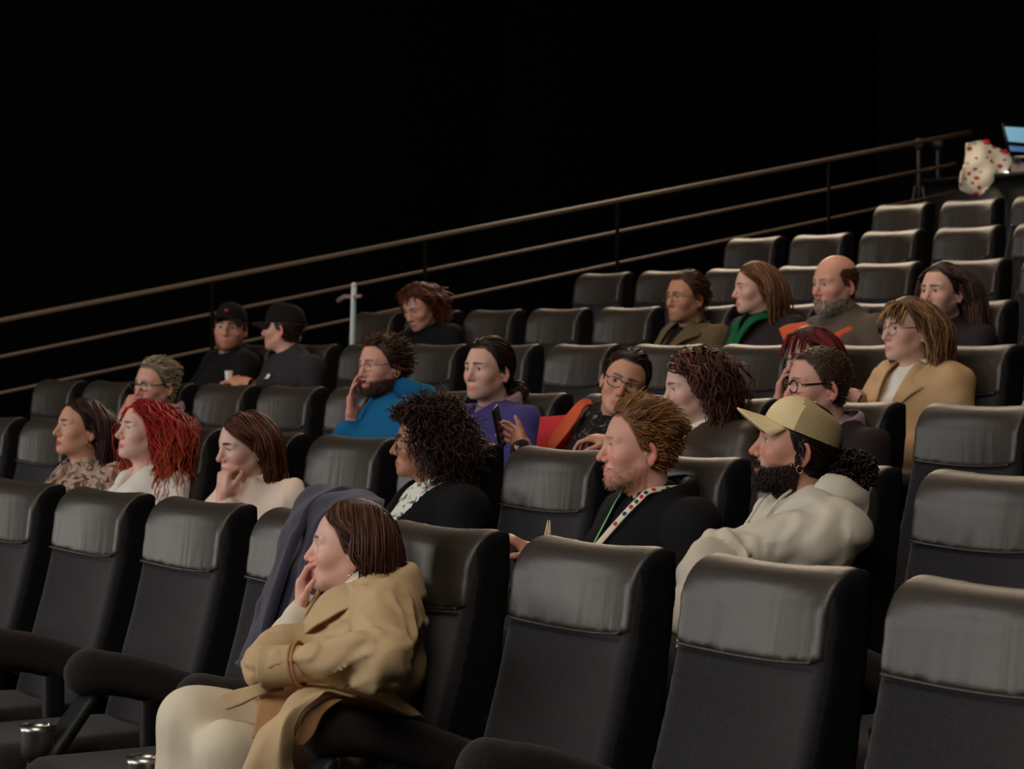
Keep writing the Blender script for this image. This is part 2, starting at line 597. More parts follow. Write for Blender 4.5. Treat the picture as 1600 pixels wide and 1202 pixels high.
def leather():
    m = mat('worn grey brown leatherette', (.030, .022, .016), .47, spec=.7)
    nt = m.node_tree
    b = nt.nodes['Principled BSDF']
    tc = nt.nodes.new('ShaderNodeTexCoord')
    oi = nt.nodes.new('ShaderNodeObjectInfo')
    ad = nt.nodes.new('ShaderNodeVectorMath'); ad.operation = 'ADD'
    sc = nt.nodes.new('ShaderNodeVectorMath'); sc.operation = 'SCALE'
    cb = nt.nodes.new('ShaderNodeCombineXYZ')
    for k in range(3):
        nt.links.new(oi.outputs['Random'], cb.inputs[k])
    nt.links.new(cb.outputs[0], sc.inputs[0]); sc.inputs['Scale'].default_value = 37
    nt.links.new(tc.outputs['Object'], ad.inputs[0]); nt.links.new(sc.outputs[0], ad.inputs[1])
    mp = nt.nodes.new('ShaderNodeMapping'); mp.inputs['Scale'].default_value = (1, .6, .22)
    nt.links.new(ad.outputs[0], mp.inputs['Vector'])
    n1 = nt.nodes.new('ShaderNodeTexNoise'); n1.inputs['Scale'].default_value = 10; n1.inputs['Detail'].default_value = 2
    n1.inputs['Distortion'].default_value = .6
    nt.links.new(mp.outputs[0], n1.inputs['Vector'])
    # creases gather towards the lower hem
    sp = nt.nodes.new('ShaderNodeSeparateXYZ'); nt.links.new(tc.outputs['Object'], sp.inputs[0])
    mr = nt.nodes.new('ShaderNodeMapRange')
    mr.inputs['From Min'].default_value = -.03; mr.inputs['From Max'].default_value = -.19
    mr.inputs['To Min'].default_value = .15; mr.inputs['To Max'].default_value = 1
    nt.links.new(sp.outputs['Z'], mr.inputs['Value'])
    mu = nt.nodes.new('ShaderNodeMath'); mu.operation = 'MULTIPLY'
    nt.links.new(n1.outputs['Fac'], mu.inputs[0]); nt.links.new(mr.outputs[0], mu.inputs[1])
    bp = nt.nodes.new('ShaderNodeBump'); bp.inputs['Strength'].default_value = .42; bp.inputs['Distance'].default_value = .028
    nt.links.new(mu.outputs[0], bp.inputs['Height'])
    n2 = nt.nodes.new('ShaderNodeTexNoise'); n2.inputs['Scale'].default_value = 420
    nt.links.new(tc.outputs['Object'], n2.inputs['Vector'])
    b2 = nt.nodes.new('ShaderNodeBump'); b2.inputs['Strength'].default_value = .25; b2.inputs['Distance'].default_value = .002
    nt.links.new(n2.outputs['Fac'], b2.inputs['Height']); nt.links.new(bp.outputs[0], b2.inputs['Normal'])
    nt.links.new(b2.outputs[0], b.inputs['Normal'])
    return m
M['leather'] = leather()

def build_room():
    # stepped floor: one platform per row
    mb = MB()
    edges = [-10.0] + [y - .82 for y in YR] + [14.3]
    tops = [FL[0] - .02] + list(FL)
    for k, t in enumerate(tops):
        mb.add(*box_vf((-13.4, edges[k], t - 1.2 - .25 * k), (4.0, edges[k + 1], t)))
    o = obj('floor', mb.mesh('floor', False), M['carpet'])
    o['kind'] = 'structure'
    mb = MB()
    x0, x1, y0, y1, z0, z1 = -16.0, 4.0, -10.0, 14.3, -1.6, 7.0
    for nm, lo, hi, m in (('wall_left', (x0 - .2, y0, z0), (x0, y1, z1), 'wall'), ('wall_right', (x1, y0, z0), (x1 + .2, y1, z1), 'wall'),
                          ('wall_back', (x0, y1, z0), (x1, y1 + .2, z1), 'wall'), ('wall_front', (x0, y0 - .2, z0), (x1, y0, z1), 'wall'),
                          ('ceiling', (x0, y0, z1), (x1, y1, z1 + .2), 'ceil')):
        v, f = box_vf(lo, hi)
        o = obj(nm, mesh(nm, v, f, False), M[m])
        o['kind'] = 'structure'
    # sloping gangway beyond the railing
    v = np.array([(x0, y0, -.6), (-13.4, y0, -.6), (-13.4, 14.3, 1.1), (x0, 14.3, 1.1)] , float)
    v = np.concatenate([v, v - V(0, 0, .3)])
    f = np.array([(0, 1, 2, 3), (7, 6, 5, 4), (0, 4, 5, 1), (1, 5, 6, 2), (2, 6, 7, 3), (3, 7, 4, 0)])
    o = obj('floor_gangway', mesh('floor_gangway', v, f, False), M['carpet'])
    o['kind'] = 'structure'
    # railing
    X = S * -12.776
    rz = lambda y: ZO + S * -.895 + .187 * y
    t = thing('handrail', 'long brown three-bar railing sloping up along the far end of the rows', 'railing', (X, 8.0, FL[5]))
    yt = S * 12.24
    for k, r in enumerate((.0165, .0115, .0105)):
        yend = yt if k == 0 else yt - .15
        p = np.array([(0, y - 8.0, rz(y) - .2 * k - FL[5]) for y in np.linspace(2.0, yend, 12)])
        obj('rail', mesh('rail', *tube_vf(p, r, 10)), M['rail'], t)
    for xp in (328, 660, 960, 1290):
        d = FW + RT * (xp - 800) / FPX
        y = X / d[0] * d[1]
        p = np.array([(0.03, y - 8.0, rz(y) - FL[5] - .02), (0.03, y - 8.0, rz(y) - FL[5] - .6), (0.03, y - 8.0, rz(y) - FL[5] - 1.35)])
        obj('post', mesh('post', *tube_vf(p, .012, 8)), M['wall'], t)

# seat: local origin at the rear top edge, centre of the width; front is -Y
def yfront(z):
    return np.interp(z, [-.66, -.56, -.40, -.30, -.18, -.09, 0], [-.235, -.222, -.172, -.142, -.112, -.100, -.095])

def yf(z):
    return KS * yfront(z / KS)

def seat_back(P, grow=0.0):
    x, y, z = P[..., 0], P[..., 1], P[..., 2]
    ax = np.abs(x)
    fr = yfront(z) + .026 * np.clip(1 - (ax / .195) ** 2, 0, 1) * np.clip((.0 - z) / .06, 0, 1)
    fr = fr - .012 * np.exp(-((z + .43) / .09) ** 2) * np.clip(1 - (ax / .18) ** 2, 0, 1)
    d1 = fr - y
    rear = np.interp(z, [-.66, -.30, -.1, 0], [-.075, -.022, .004, .004])
    # the front rolls back to the top in a long curve
    yy = np.clip((-y) / .095, 0, 1)
    d3 = z + .002 + .030 * yy ** 2.0 + .007 * np.clip(1 - (ax / .17) ** 2, 0, 1)
    d = smax(d1, d3 * .95, .06)
    d = smax(d, y - rear, .014)
    d = smax(d, ax - .2195, .018)
    d = smax(d, -.66 - z, .02)
    return d - grow

def make_seat():
    t = thing('cinema_seat', 'x', 'seat')
    lo, hi = (-.29, -.30, -.70), (.29, .04, .04)
    v, f = sdf_mesh(lambda P: seat_back(P), lo, hi, .0105)
    obj('backrest', mesh('backrest', relax(v, f, 1), f), M['fabric'], t)
    def side(P):
        d = seat_back(P, .0035)
        ax = np.abs(P[..., 0])
        fr = P[..., 1] - yfront(P[..., 2])
        keep = np.minimum(np.maximum(.203 - ax, .014 - fr), .05 - fr)
        return np.maximum(d, keep)
    v, f = sdf_mesh(side, lo, hi, .0105)
    obj('side_cover', mesh('side_cover', relax(v, f, 1), f), M['side'], t)
    def pad(P):
        x, y, z = P[..., 0], P[..., 1], P[..., 2]
        d = seat_back(P, .0065)
        hem = -.178 + .012 * (x / .2) ** 2
        d = smax(d, hem - z, .006)
        d = np.maximum(d, -seat_back(P, -.012))
        d = smax(d, np.abs(x) - .2135, .012)
        return smax(d, y - np.where(z > -.045, -.012, yfront(z) + .050), .006)
    v, f = sdf_mesh(pad, (-.28, -.16, -.21), (.28, .03, .03), .0072)
    v = relax(v, f, 1)
    p = obj('headrest_cover', mesh('headrest_cover', v, f), M['leather'], t)
    # stitched hem piping
    xs = np.linspace(-.196, .196, 24)
    hem = np.array([(x, yfront(-.17) + .030 * max(0, 1 - (x / .195) ** 2) * .87 - .0115, -.176 + .012 * (x / .2) ** 2) for x in xs])
    obj('piping', mesh('piping', *tube_vf(hem, .0035, 6)), M['leather'], p)
    # seat cushion
    def cush(P):
        q = P - np.array((0, -.46, -.625), np.float32)
        d = s_box(q, (0, 0, 0), (.215, .265, .075), .055)
        return d + .012 * np.cos(np.clip(q[..., 0] / .235, -1, 1) * 1.57) * (q[..., 2] > 0)
    v, f = sdf_mesh(cush, (-.26, -.76, -.73), (.26, -.17, -.52), .017)
    obj('cushion', mesh('cushion', relax(v, f, 1), f), M['arm'], t)
    b = MB()
    b.add(*box_vf((-.18, -.40, -SEAT_H), (.18, -.30, -.70)))
    b.add(*box_vf((-.22, -.50, -SEAT_H), (.22, -.22, -SEAT_H + .03)))
    obj('pedestal', b.mesh('pedestal', False), M['black'], t)
    # armrest on the camera side
    def arm(P):
        top = catmull([(.29, -.10, -.490), (.29, -.25, -.432), (.29, -.38, -.386), (.29, -.50, -.364)], 9)
        d = 9
        for a, c in zip(top[:-1], top[1:]):
            d = np.minimum(d, s_cap(P, a, c, .036))
            d = smin(d, s_cap(P, a - V(0, 0, .035), c - V(0, 0, .035), .032), .02)
        d = smin(d, s_ell(P, (.29, -.500, -.388), (.043, .062, .056)), .02)
        return d
    v, f = sdf_mesh(arm, (.22, -.63, -.60), (.36, -.04, -.29), .011)
    a = obj('armrest', mesh('armrest', relax(v, f, 1), f), M['arm'], t)
    b = MB()
    def panel(P):
        d = s_cap(P * V(.5, 1, 1).astype(np.float32), V(.145, -.50, -.45), V(.145, -.62, -.60), .022, .024)
        d = smin(d, s_cap(P * V(.5, 1, 1).astype(np.float32), V(.145, -.62, -.60), V(.145, -.58, -.74), .024, .03), .03)
        d = np.minimum(d, s_box(P, (.29, -.33, -.56), (.022, .03, .14), .008))
        d = np.minimum(d, s_box(P, (.29, -.40, -.70), (.022, .22, .05), .01))
        d = np.minimum(d, s_box(P, (.29, -.40, -.87), (.02, .05, .2), .01))
        return d
    v, f = sdf_mesh(panel, (.22, -.74, -1.08), (.36, -.12, -.38), .013)
    obj('armrest_support', mesh('armrest_support', relax(v, f, 1), f), M['black'], t)
    c = MB()
    ang = np.linspace(math.radians(110), math.radians(430), 18)
    cc = V(.29, -.63, -.50)
    rows = [[cc + V(.041 * math.cos(q) * k, .041 * math.sin(q) * k, z) for q in ang] for z, k in ((0, 1), (-.035, .97), (-.075, .86), (-.09, .5))]
    c.add(*sheet_vf(rows, 8, 24, .003))
    obj('cup_holder', c.mesh('cup_holder'), M['steel'], a)
    return t

def dup(root):
    r = root.copy()
    COL.objects.link(r)
    for ch in list(root.children):
        c = ch.copy()
        COL.objects.link(c)
        c.parent = r
        for g in ch.children:
            d = g.copy()
            COL.objects.link(d)
            d.parent = c
    return r

ROWN = ['front', 'second', 'third', 'fourth', 'fifth', 'sixth', 'seventh', 'eighth']
ORD = ['first', 'second', 'third', 'fourth', 'fifth', 'sixth', 'seventh', 'eighth', 'ninth', 'tenth', 'eleventh', 'twelfth']
RANGE = [(0, 7), (-4, 6), (-3, 8), (-3, 7), (-1, 8), (0, 6), (0, 4), (0, 2)]
TAKEN = {(0, 4): 'under the woman in the tan trench coat', (0, 3): 'under the navy coat', (1, -2): 'behind the woman with red lipstick',
         (1, -1): 'behind the woman with red curls', (1, 0): 'behind the girl in the cream blouse', (1, 2): 'behind the woman with dark curls and glasses',
         (1, 4): 'behind the blond man with a lanyard', (1, 5): 'behind the bearded man in a cap', (2, -1): 'behind the grey-haired man',
         (2, 3): 'behind the man in the blue hoodie', (2, 4): 'behind the man in the purple jumper', (2, 5): 'behind the woman with the red bag',
         (2, 6): 'behind the woman with brown curls', (2, 7): 'behind the man with black-framed glasses', (3, -3): 'behind the man in a cap facing us',
         (3, -2): 'behind the man in a cap turned away', (3, 5): 'behind the woman with the red fringe', (3, 6): 'behind the woman in the beige coat',
         (3, 7): 'behind the tan sleeve', (4, 0): 'behind the red-haired person looking down', (4, 4): 'behind the man in the olive jacket',
         (4, 5): 'behind the woman with the green scarf', (4, 6): 'behind the bald bearded man', (4, 7): 'behind the long-haired man',
         (4, 8): 'behind the patterned sleeve'}
SHIFT = {(0, 4): (-.012, 0), (2, -3): (0, 0)}

def build_seats():
    proto = make_seat()
    first = True
    for r, (a, b) in enumerate(RANGE):
        for k, i in enumerate(range(a, b + 1)):
            o = proto if first else dup(proto)
            first = False
            o.scale = (KS, KS, KS)
            o.location = (XC[r] + PITCH * i + SHIFT.get((r, i), (0, 0))[0], YR[r], ZT[r])
            occ = TAKEN.get((r, i))
            if occ:
                o['label'] = 'black cinema seat in the %s row %s' % (ROWN[r], occ)
            else:
                o['label'] = 'empty black cinema seat, %s from the left in the %s row' % (ORD[k], ROWN[r])
            o['group'] = 'cinema seats'
# ---------------------------------------------------------------- people: hands, hair, clothes
HF = Head(.0029)
HC = Head(.0052)

def hand_vf(W, fdir, palm, thumb, curl=(.3, .35, .4, .45), spread=.06, tcurl=.3, tout=.75, s=1.0, h=.0030, elbow=None):
    """a hand rooted at wrist W; fdir = finger direction, palm = direction the palm faces, thumb = side the thumb is on.
    curl is the bend per joint in radians for index, middle, ring, little"""
    z = unit(fdir)
    y = -unit(np.asarray(palm, float) - z * np.dot(palm, z))
    x = np.cross(y, z)
    mir = 1.0 if np.dot(x, thumb) > 0 else -1.0
    caps = []
    base = [(.030, .084), (.010, .088), (-.010, .085), (-.028, .078)]
    lens = [(.040, .024, .019), (.045, .028, .020), (.041, .026, .019), (.032, .019, .017)]
    rad = [(.0088, .0076, .0062), (.0090, .0078, .0064), (.0086, .0074, .0060), (.0076, .0066, .0054)]
    for k in range(4):
        p = V(base[k][0], 0, base[k][1])
        caps.append((V(base[k][0] * .55, 0, .02), p, .011, rad[k][0] * 1.12, 1))
        a = 0.0
        sx = (1.5 - k) * spread
        for j in range(3):
            a += curl[k] * (1.0 if j else .8)
            d = V(math.sin(sx), -math.sin(a) * math.cos(sx), math.cos(a) * math.cos(sx))
            q = p + d * lens[k][j]
            caps.append((p, q, rad[k][j], rad[k][min(2, j + 1)] * (.95 if j == 2 else 1), 0))
            p = q
    p = V(.022, -.006, .018)
    d0 = unit(V(tout, -.35, .70))
    q = p + d0 * .042
    caps.append((p, q, .0135, .0108, 1))
    d1 = unit(d0 + V(-.25, -.35, .5) * tcurl * 1.4)
    r = q + d1 * .032
    caps.append((q, r, .0100, .0088, 0))
    d2 = unit(d1 + V(-.4, -.35, .3) * tcurl * 1.4)
    caps.append((r, r + d2 * .025, .0088, .0066, 0))
    lo = V(-.06, -.115, -.035)
    hi = V(.10, .035, .20)
    def fn(P):
        d = s_box(P, (0, .001, .045), (.036, .0125, .042), .0115)
        d = smin(d, s_cap(P, (.018, -.006, .02), (.026, -.006, .045), .013), .012)
        d = smin(d, s_cap(P, (0, 0, -.06), (0, 0, .012), .026, .024) , .02)
        for a, b, r0, r1, kind in caps:
            d = smin(d, s_cap(P, a, b, r0, r1), .010 if kind else .0035)
        return d
    v, f = sdf_mesh(fn, lo, hi, h)
    v = v * s
    v[:, 0] *= mir
    if mir < 0:
        f = f[:, ::-1]
    return W + v[:, :1] * x + v[:, 1:2] * y + v[:, 2:3] * z, f

def shoulder_push(p):
    c, r = V(0, .045, -.345), V(.215, .115, .135)
    q = (p - c) / r
    l = np.sqrt((q * q).sum(-1, keepdims=True)) + 1e-9
    return np.where(l < 1, c + (q / l) * r, p)

def strands(H, roots, nrm, d0, L, M, ds_off, comb, grav, inertia, cw, noise, curl, cfreq, r0, taper=.35, shoulder=True, seed=1, clear=None):
    rg = np.random.default_rng(seed)
    N = len(roots)
    p = roots.copy()
    d = unit(d0)
    path = [p]
    step = (L / M)[:, None]
    ph = rg.normal(size=(N, 3))
    for k in range(M):
        c = comb(p, roots)
        d = unit(d * inertia + c * cw + V(0, 0, -1) * grav + (rg.normal(size=(N, 3)) * noise))
        p = p + d * step
        if shoulder:
            p = shoulder_push(p)
        if clear is not None:
            yl = np.interp(p[:, 2], [-.2, .02, .055, .085], [clear, clear, clear - .025, -.14])
            p[:, 1] = np.where((np.abs(p[:, 0]) < .085), np.maximum(p[:, 1], yl), p[:, 1])
        dist, g = H.dist(p)
        off = ds_off * min(1, (k + 1) / 2.5)
        pen = np.maximum(off - dist, 0)[:, None]
        p = p + g * pen
        dn = (d * g).sum(-1, keepdims=True)
        d = np.where((pen > 0) & (dn < 0), d - g * dn, d)
        path.append(p)
    P = np.stack(path, 1)
    if curl:
        t = np.gradient(P, axis=1)
        t = unit(t)
        a = unit(np.cross(t, V(.3, .2, 1)))
        b = np.cross(t, a)
        s = np.linspace(0, 1, M + 1)[None, :]
        phase = rg.random(N)[:, None] * 6.28
        amp = curl * np.clip(s * 3, 0, 1) * (.6 + .8 * rg.random(N)[:, None])
        fq = cfreq * L[:, None] * (.8 + .4 * rg.random(N)[:, None]) * 6.28
        P = P + (amp * np.cos(fq * s + phase))[..., None] * a + (amp * np.sin(fq * s + phase))[..., None] * b
    R = r0 * (.7 + .6 * rg.random(N))[:, None] * np.interp(np.linspace(0, 1, M + 1), [0, .15, .7, 1], [.7, 1, .9, taper])[None, :]
    return P, R

def tubes(P, R, cols, sides=3):
    N, m = R.shape
    t = unit(np.gradient(P, axis=1))
    a = unit(np.cross(t, V(.31, .17, .93)))
    b = np.cross(a, t)
    an = np.linspace(0, 2 * np.pi, sides, endpoint=False) + .4
    v = P[:, :, None] + R[:, :, None, None] * (np.cos(an)[:, None] * a[:, :, None] + np.sin(an)[:, None] * b[:, :, None])
    base = (np.arange(N) * m * sides)[:, None, None]
    i = np.arange(m - 1)[None, :, None] * sides
    j = np.arange(sides)[None, None, :]
    j2 = (j + 1) % sides
    f = np.stack([base + i + j, base + i + j2, base + i + sides + j2, base + i + sides + j], -1).reshape(-1, 4)
    c = np.repeat(cols, m * sides, axis=0)
    return v.reshape(-1, 3), f, c

def comb_fn(st):
    kind = st.get('comb', 'back')
    part = st.get('part', 0.0)
    guard = st.get('guard', .9)
    ywall = st.get('ywall', -.045)
    def fn(p, r):
        x, y, z = p[:, 0], p[:, 1], p[:, 2]
        c = np.zeros_like(p)
        sd = np.where(r[:, 0] > part, 1.0, -1.0)
        top = np.clip((z - .045) / .03, 0, 1)
        if kind == 'part':
            c[:, 0] = sd * top * 1.0
            c[:, 1] = .30 * top
        elif kind == 'back':
            c[:, 1] = 1.0 * np.clip((z + .04) / .05, 0, 1)
            c[:, 0] = sd * .1 * top
        elif kind == 'tail':
            tgt = V(st.get('tx', 0), .118, st.get('tz', -.02))
            q = tgt - p
            c = unit(q) * (np.linalg.norm(q, axis=1, keepdims=True) > .02)
        elif kind == 'side':
            c[:, 0] = st.get('dir', 1) * top
            c[:, 1] = .35 * top
        elif kind == 'radial':
            c = unit(p - V(0, .01, .02))
        elif kind == 'tousle':
            w = np.stack([noise3(p * 22 + k) - .5 for k in (3.1, 17.7, 29.3)], 1)
            c[:, 1] = np.where(r[:, 1] < -.05, .15, .55)
            c[:, 2] = np.where(r[:, 1] < -.03, .55, -.05) * top - .35 * (1 - top)
            c[:, 0] = .35 * top
            c = c + w * 1.6 * top[:, None]
        elif kind == 'quiff':
            c[:, 1] = .75
            c[:, 2] = np.where(r[:, 1] < -.02, .9, .1) * top
        if st.get('bangs'):
            fb = (np.abs(r[:, 0]) < st.get('bw', .05)) & (r[:, 1] < -.045) & (r[:, 2] > .06)
            c[fb] = np.stack([r[fb, 0] * 4, -np.ones(fb.sum()) * .7, -np.ones(fb.sum()) * .5], 1)
            g = (z < .075) & ~fb & (y < ywall) 
        else:
            g = (z < .075) & (y < ywall)
        lowside = (z < -.0) & (y < ywall + .03) & (np.abs(x) > .03)
        if st.get('bangs'):
            lowside &= ~fb
        c[:, 1] += guard * (g | lowside)
        return c
    return fn

def hair_pieces(H, st):
    rg = np.random.default_rng(st.get('seed', 5))
    v, n = H.v, H.n
    hl = st.get('hl', 0.0)
    over = v[:, 2] - (hairline(v[:, 0], v[:, 1]) + hl)
    m = (over > 0) & (np.abs(v[:, 0]) < .078)
    if 'maxz' in st:
        m &= v[:, 2] < st['maxz']
    if st.get('bald') is not None:
        m &= st['bald'](v[:, 0], v[:, 1], v[:, 2]) > .5
    mb = MB()
    st = dict(st, n=int(st['n'] * (.8 if H is HF else .58)), r=st.get('r', .0032) * (1.06 if H is HF else 1.25))
    col = np.asarray(st['col'])
    col2 = np.asarray(st.get('col2', col * 1.6))
    th = st.get('cap', .008)
    if th:
        fm = m[H.f].all(1)
        off = np.minimum(th, np.maximum(over, 0) * .35 + .001)
        if 'topcap' in st:
            off = off + st['topcap'] * np.clip((v[:, 2] - .055) / .05, 0, 1)
        bv = v + n * (off * (.75 + .5 * noise3(v * V(90, 30, 60) + 7)))[:, None]
        used = np.unique(H.f[fm])
        re = -np.ones(len(v), int)
        re[used] = np.arange(len(used))
        mb.add(bv[used], re[H.f[fm]], col * .8)
    idx = np.flatnonzero(m)
    if st.get('crown_bias'):
        pr = np.clip(v[idx, 2] + .1, .02, 1)
        idx = rg.choice(idx, st['n'], p=pr / pr.sum())
    else:
        idx = rg.choice(idx, st['n'])
    roots, nr = v[idx] + rg.normal(size=(st['n'], 3)) * .0012, n[idx]
    if st.get('rest_len'):
        pass
    lmin, lmax = st['len']
    L = lmin + (lmax - lmin) * rg.random(st['n'])
    if st.get('bangs'):
        fb = (np.abs(roots[:, 0]) < st.get('bw', .05)) & (roots[:, 1] < -.045) & (roots[:, 2] > .06)
        L[fb] = st['bangs'] * (.8 + .4 * rg.random(fb.sum()))
    if 'sidelen' in st:
        k = np.clip((roots[:, 2] - .03) / .05, 0, 1)
        L = L * (st['sidelen'] + (1 - st['sidelen']) * k)
    cf = comb_fn(st)
    d0 = nr * st.get('lift', .5) + cf(roots, roots) * .8 + V(0, 0, -1) * st.get('grav', .3) * .3
    off = .004 + st.get('vol', .014) * rg.random(st['n'])
    M = max(5, int(st.get('seg', 10) * .72))
    P, R = strands(H, roots, nr, d0, L, M, off, cf, st.get('grav', .3), st.get('inertia', .8), st.get('cw', .5), st.get('noise', .12),
                   st.get('curl', 0), st.get('cfreq', 8), st.get('r', .0032), st.get('taper', .35), st.get('shoulder', True), seed=st.get('seed', 5), clear=st.get('clear'))
    k = rg.random(st['n'])[:, None] ** 1.5
    c = col * (1 - k) + col2 * k
    c = c * (.75 + .5 * rg.random((st['n'], 1)))
    if 'tip' in st:
        mt = np.clip((np.linspace(0, 1, M + 1) - .35) / .5, 0, 1)
        vv, ff, cc = tubes(P, R, c)
        tt = np.tile(np.repeat(mt, 3), st['n'])[:, None]
        cc = cc * (1 - tt) + np.asarray(st['tip']) * tt * (.6 + .8 * np.repeat(rg.random((st['n'], 1)), (M + 1) * 3, 0))
        mb.add(vv, ff, cc)
    else:
        mb.add(*tubes(P, R, c))
    if 'bun' in st:
        bc, br, nb = V(*st['bun'][:3]), st['bun'][3], st['bun'][4]
        dr = unit(rg.normal(size=(nb, 3)))
        bl = st['bun'][5] if len(st['bun']) > 5 else .05
        p0 = bc + dr * br * .6
        s = np.linspace(0, 1, 9)
        tq = unit(np.cross(dr, rg.normal(size=(nb, 3))))
        an = s[None] * 2.4
        P = p0[:, None] + (dr[:, None] * (br * .45 + bl * .3 * np.sin(an * 1.3)[..., None]) + tq[:, None] * (bl * np.sin(an))[..., None]) + V(0, 0, -1) * (s ** 2 * bl * st.get('bdrop', .3))[None, :, None]
        P += rg.normal(size=P.shape) * .002
        R = np.full(P.shape[:2], st.get('r', .003) * 1.1)
        k = rg.random((nb, 1)) ** 1.5
        mb.add(*tubes(P, R, (col * (1 - k) + col2 * k)))
    return mb

def beard_pieces(H, st):
    rg = np.random.default_rng(11)
    v, n = H.v, H.n
    x, y, z = v[:, 0], v[:, 1], v[:, 2]
    ax = np.abs(x)
    top = np.interp(y, [-.10, -.07, -.02, .0], [-.060, -.062, -.045, st.get('side', -.020)]) + st.get('top', 0)
    m = (z < top) & (z > st.get('low', -.135)) & (y < st.get('yb', .004)) & (n[:, 2] < .6)
    m |= (z < -.052) & (z > -.066) & (y < -.085) & (ax < .026) & bool(st.get('mous', 1))
    m &= ~((ax < .026) & (z > -.086) & (z < -.064) & (y < -.080))
    m &= ax < st.get('xmax', .09)
    if st.get('goatee'):
        m &= (ax < .03) & (y < -.07)
    idx = rg.choice(np.flatnonzero(m), st['n'])
    nr = n[idx]
    L = st['len'] * (.6 + .7 * rg.random(st['n']))
    L = L * np.interp(v[idx][:, 1], [-.09, -.05, 0], [1, .8, .45])
    P, R = strands(H, v[idx], nr, nr * st.get('lay', .7) + V(0, -.1, -.8), L, 4, np.full(st['n'], .003) + .004 * rg.random(st['n']),
                   lambda p, r: nr * st.get('lay', .7) * .35, .4, .8, .5, .15, st.get('curl', .0015), 25, st.get('r', .0017), .3, False, seed=3)
    k = rg.random((st['n'], 1))
    c = np.asarray(st['col']) * (1 - k) + np.asarray(st.get('col2', st['col'])) * k
    return MB().add(*tubes(P, R, c))

# ---------------------------------------------------------------- torso geometry
class Torso:
    """spine curve with elliptical sections"""
    def __init__(self, hip, N, yaw, wid=1.0, dep=1.0, bulge=.035, sw=.165, sdrop=.048, fat=0.0):
        self.hip, self.N = V(*hip), V(*N)
        a = math.radians(yaw)
        self.ax = V(math.cos(a), math.sin(a), 0)
        self.fw = V(math.sin(a), -math.cos(a), 0)
        k = [0, .28, .55, .80, .93, 1.0]
        rx = np.array([.165, .155, .165, .150, .100, .060]) * wid
        ry = np.array([.125, .120 + fat, .118 + fat * .5, .098, .075, .058]) * dep
        off = np.array([0, 1.0, .9, .5, .15, 0]) * -bulge
        self.k = np.array(k)
        self.pts = np.array([self.hip + (self.N - self.hip) * t - self.fw * o for t, o in zip(k, -off)])
        self.rx, self.ry = rx, ry
        self.sh = {s: self.N + self.ax * (s * sw * wid) + V(0, 0, -sdrop) + self.fw * .005 for s in (1, -1)}
    def sdf(self, P, g=0.0):
        d = None
        axf = self.ax.astype(np.float32)
        for i in range(len(self.pts) - 1):
            a, b = self.pts[i], self.pts[i + 1]
            ab = b - a
            t = np.clip(((P - a.astype(np.float32)) @ ab.astype(np.float32)) / (ab @ ab), 0, 1)
            q = P - a.astype(np.float32) - t[..., None] * ab.astype(np.float32)
            rx = self.rx[i] + (self.rx[i + 1] - self.rx[i]) * t + g
            ry = self.ry[i] + (self.ry[i + 1] - self.ry[i]) * t + g
            lx = q @ axf
            rest = np.maximum((q * q).sum(-1) - lx * lx, 0)
            e = np.sqrt((lx / rx) ** 2 + rest / ry ** 2)
            e = (e - 1) * np.minimum(rx, ry)
            d = e if d is None else smin(d, e, .02)
        for s in (1, -1):
            d = smin(d, s_cap(P, self.N + V(0, 0, -.045), self.sh[s] + V(0, 0, -.01), .052 + g, .056 + g), .04)
        return d
    def front(self, x, t, off=0.0):
        """point on the front surface at lateral x (m) and spine fraction t"""
        c = np.array([np.interp(t, self.k, self.pts[:, j]) for j in range(3)])
        rx, ry = np.interp(t, self.k, self.rx), np.interp(t, self.k, self.ry)
        d = ry * math.sqrt(max(0.0, 1 - (x / rx) ** 2)) if abs(x) < rx else 0
        sp = unit(self.N - self.hip)
        fr = unit(self.fw - sp * np.dot(self.fw, sp))
        return c + self.ax * x + fr * (d + off)

def folds(P, seed, amp, fr=7.0, st=(1, 1, 1)):
    q = P * (np.asarray(st, np.float32) * fr) + seed
    w = noise3(q * .6 + 11.3)
    n = noise3(q + w[..., None] * 1.6)
    r = 1 - np.abs(2 * n - 1) * 2
    return amp * np.clip(r, -1, 1)

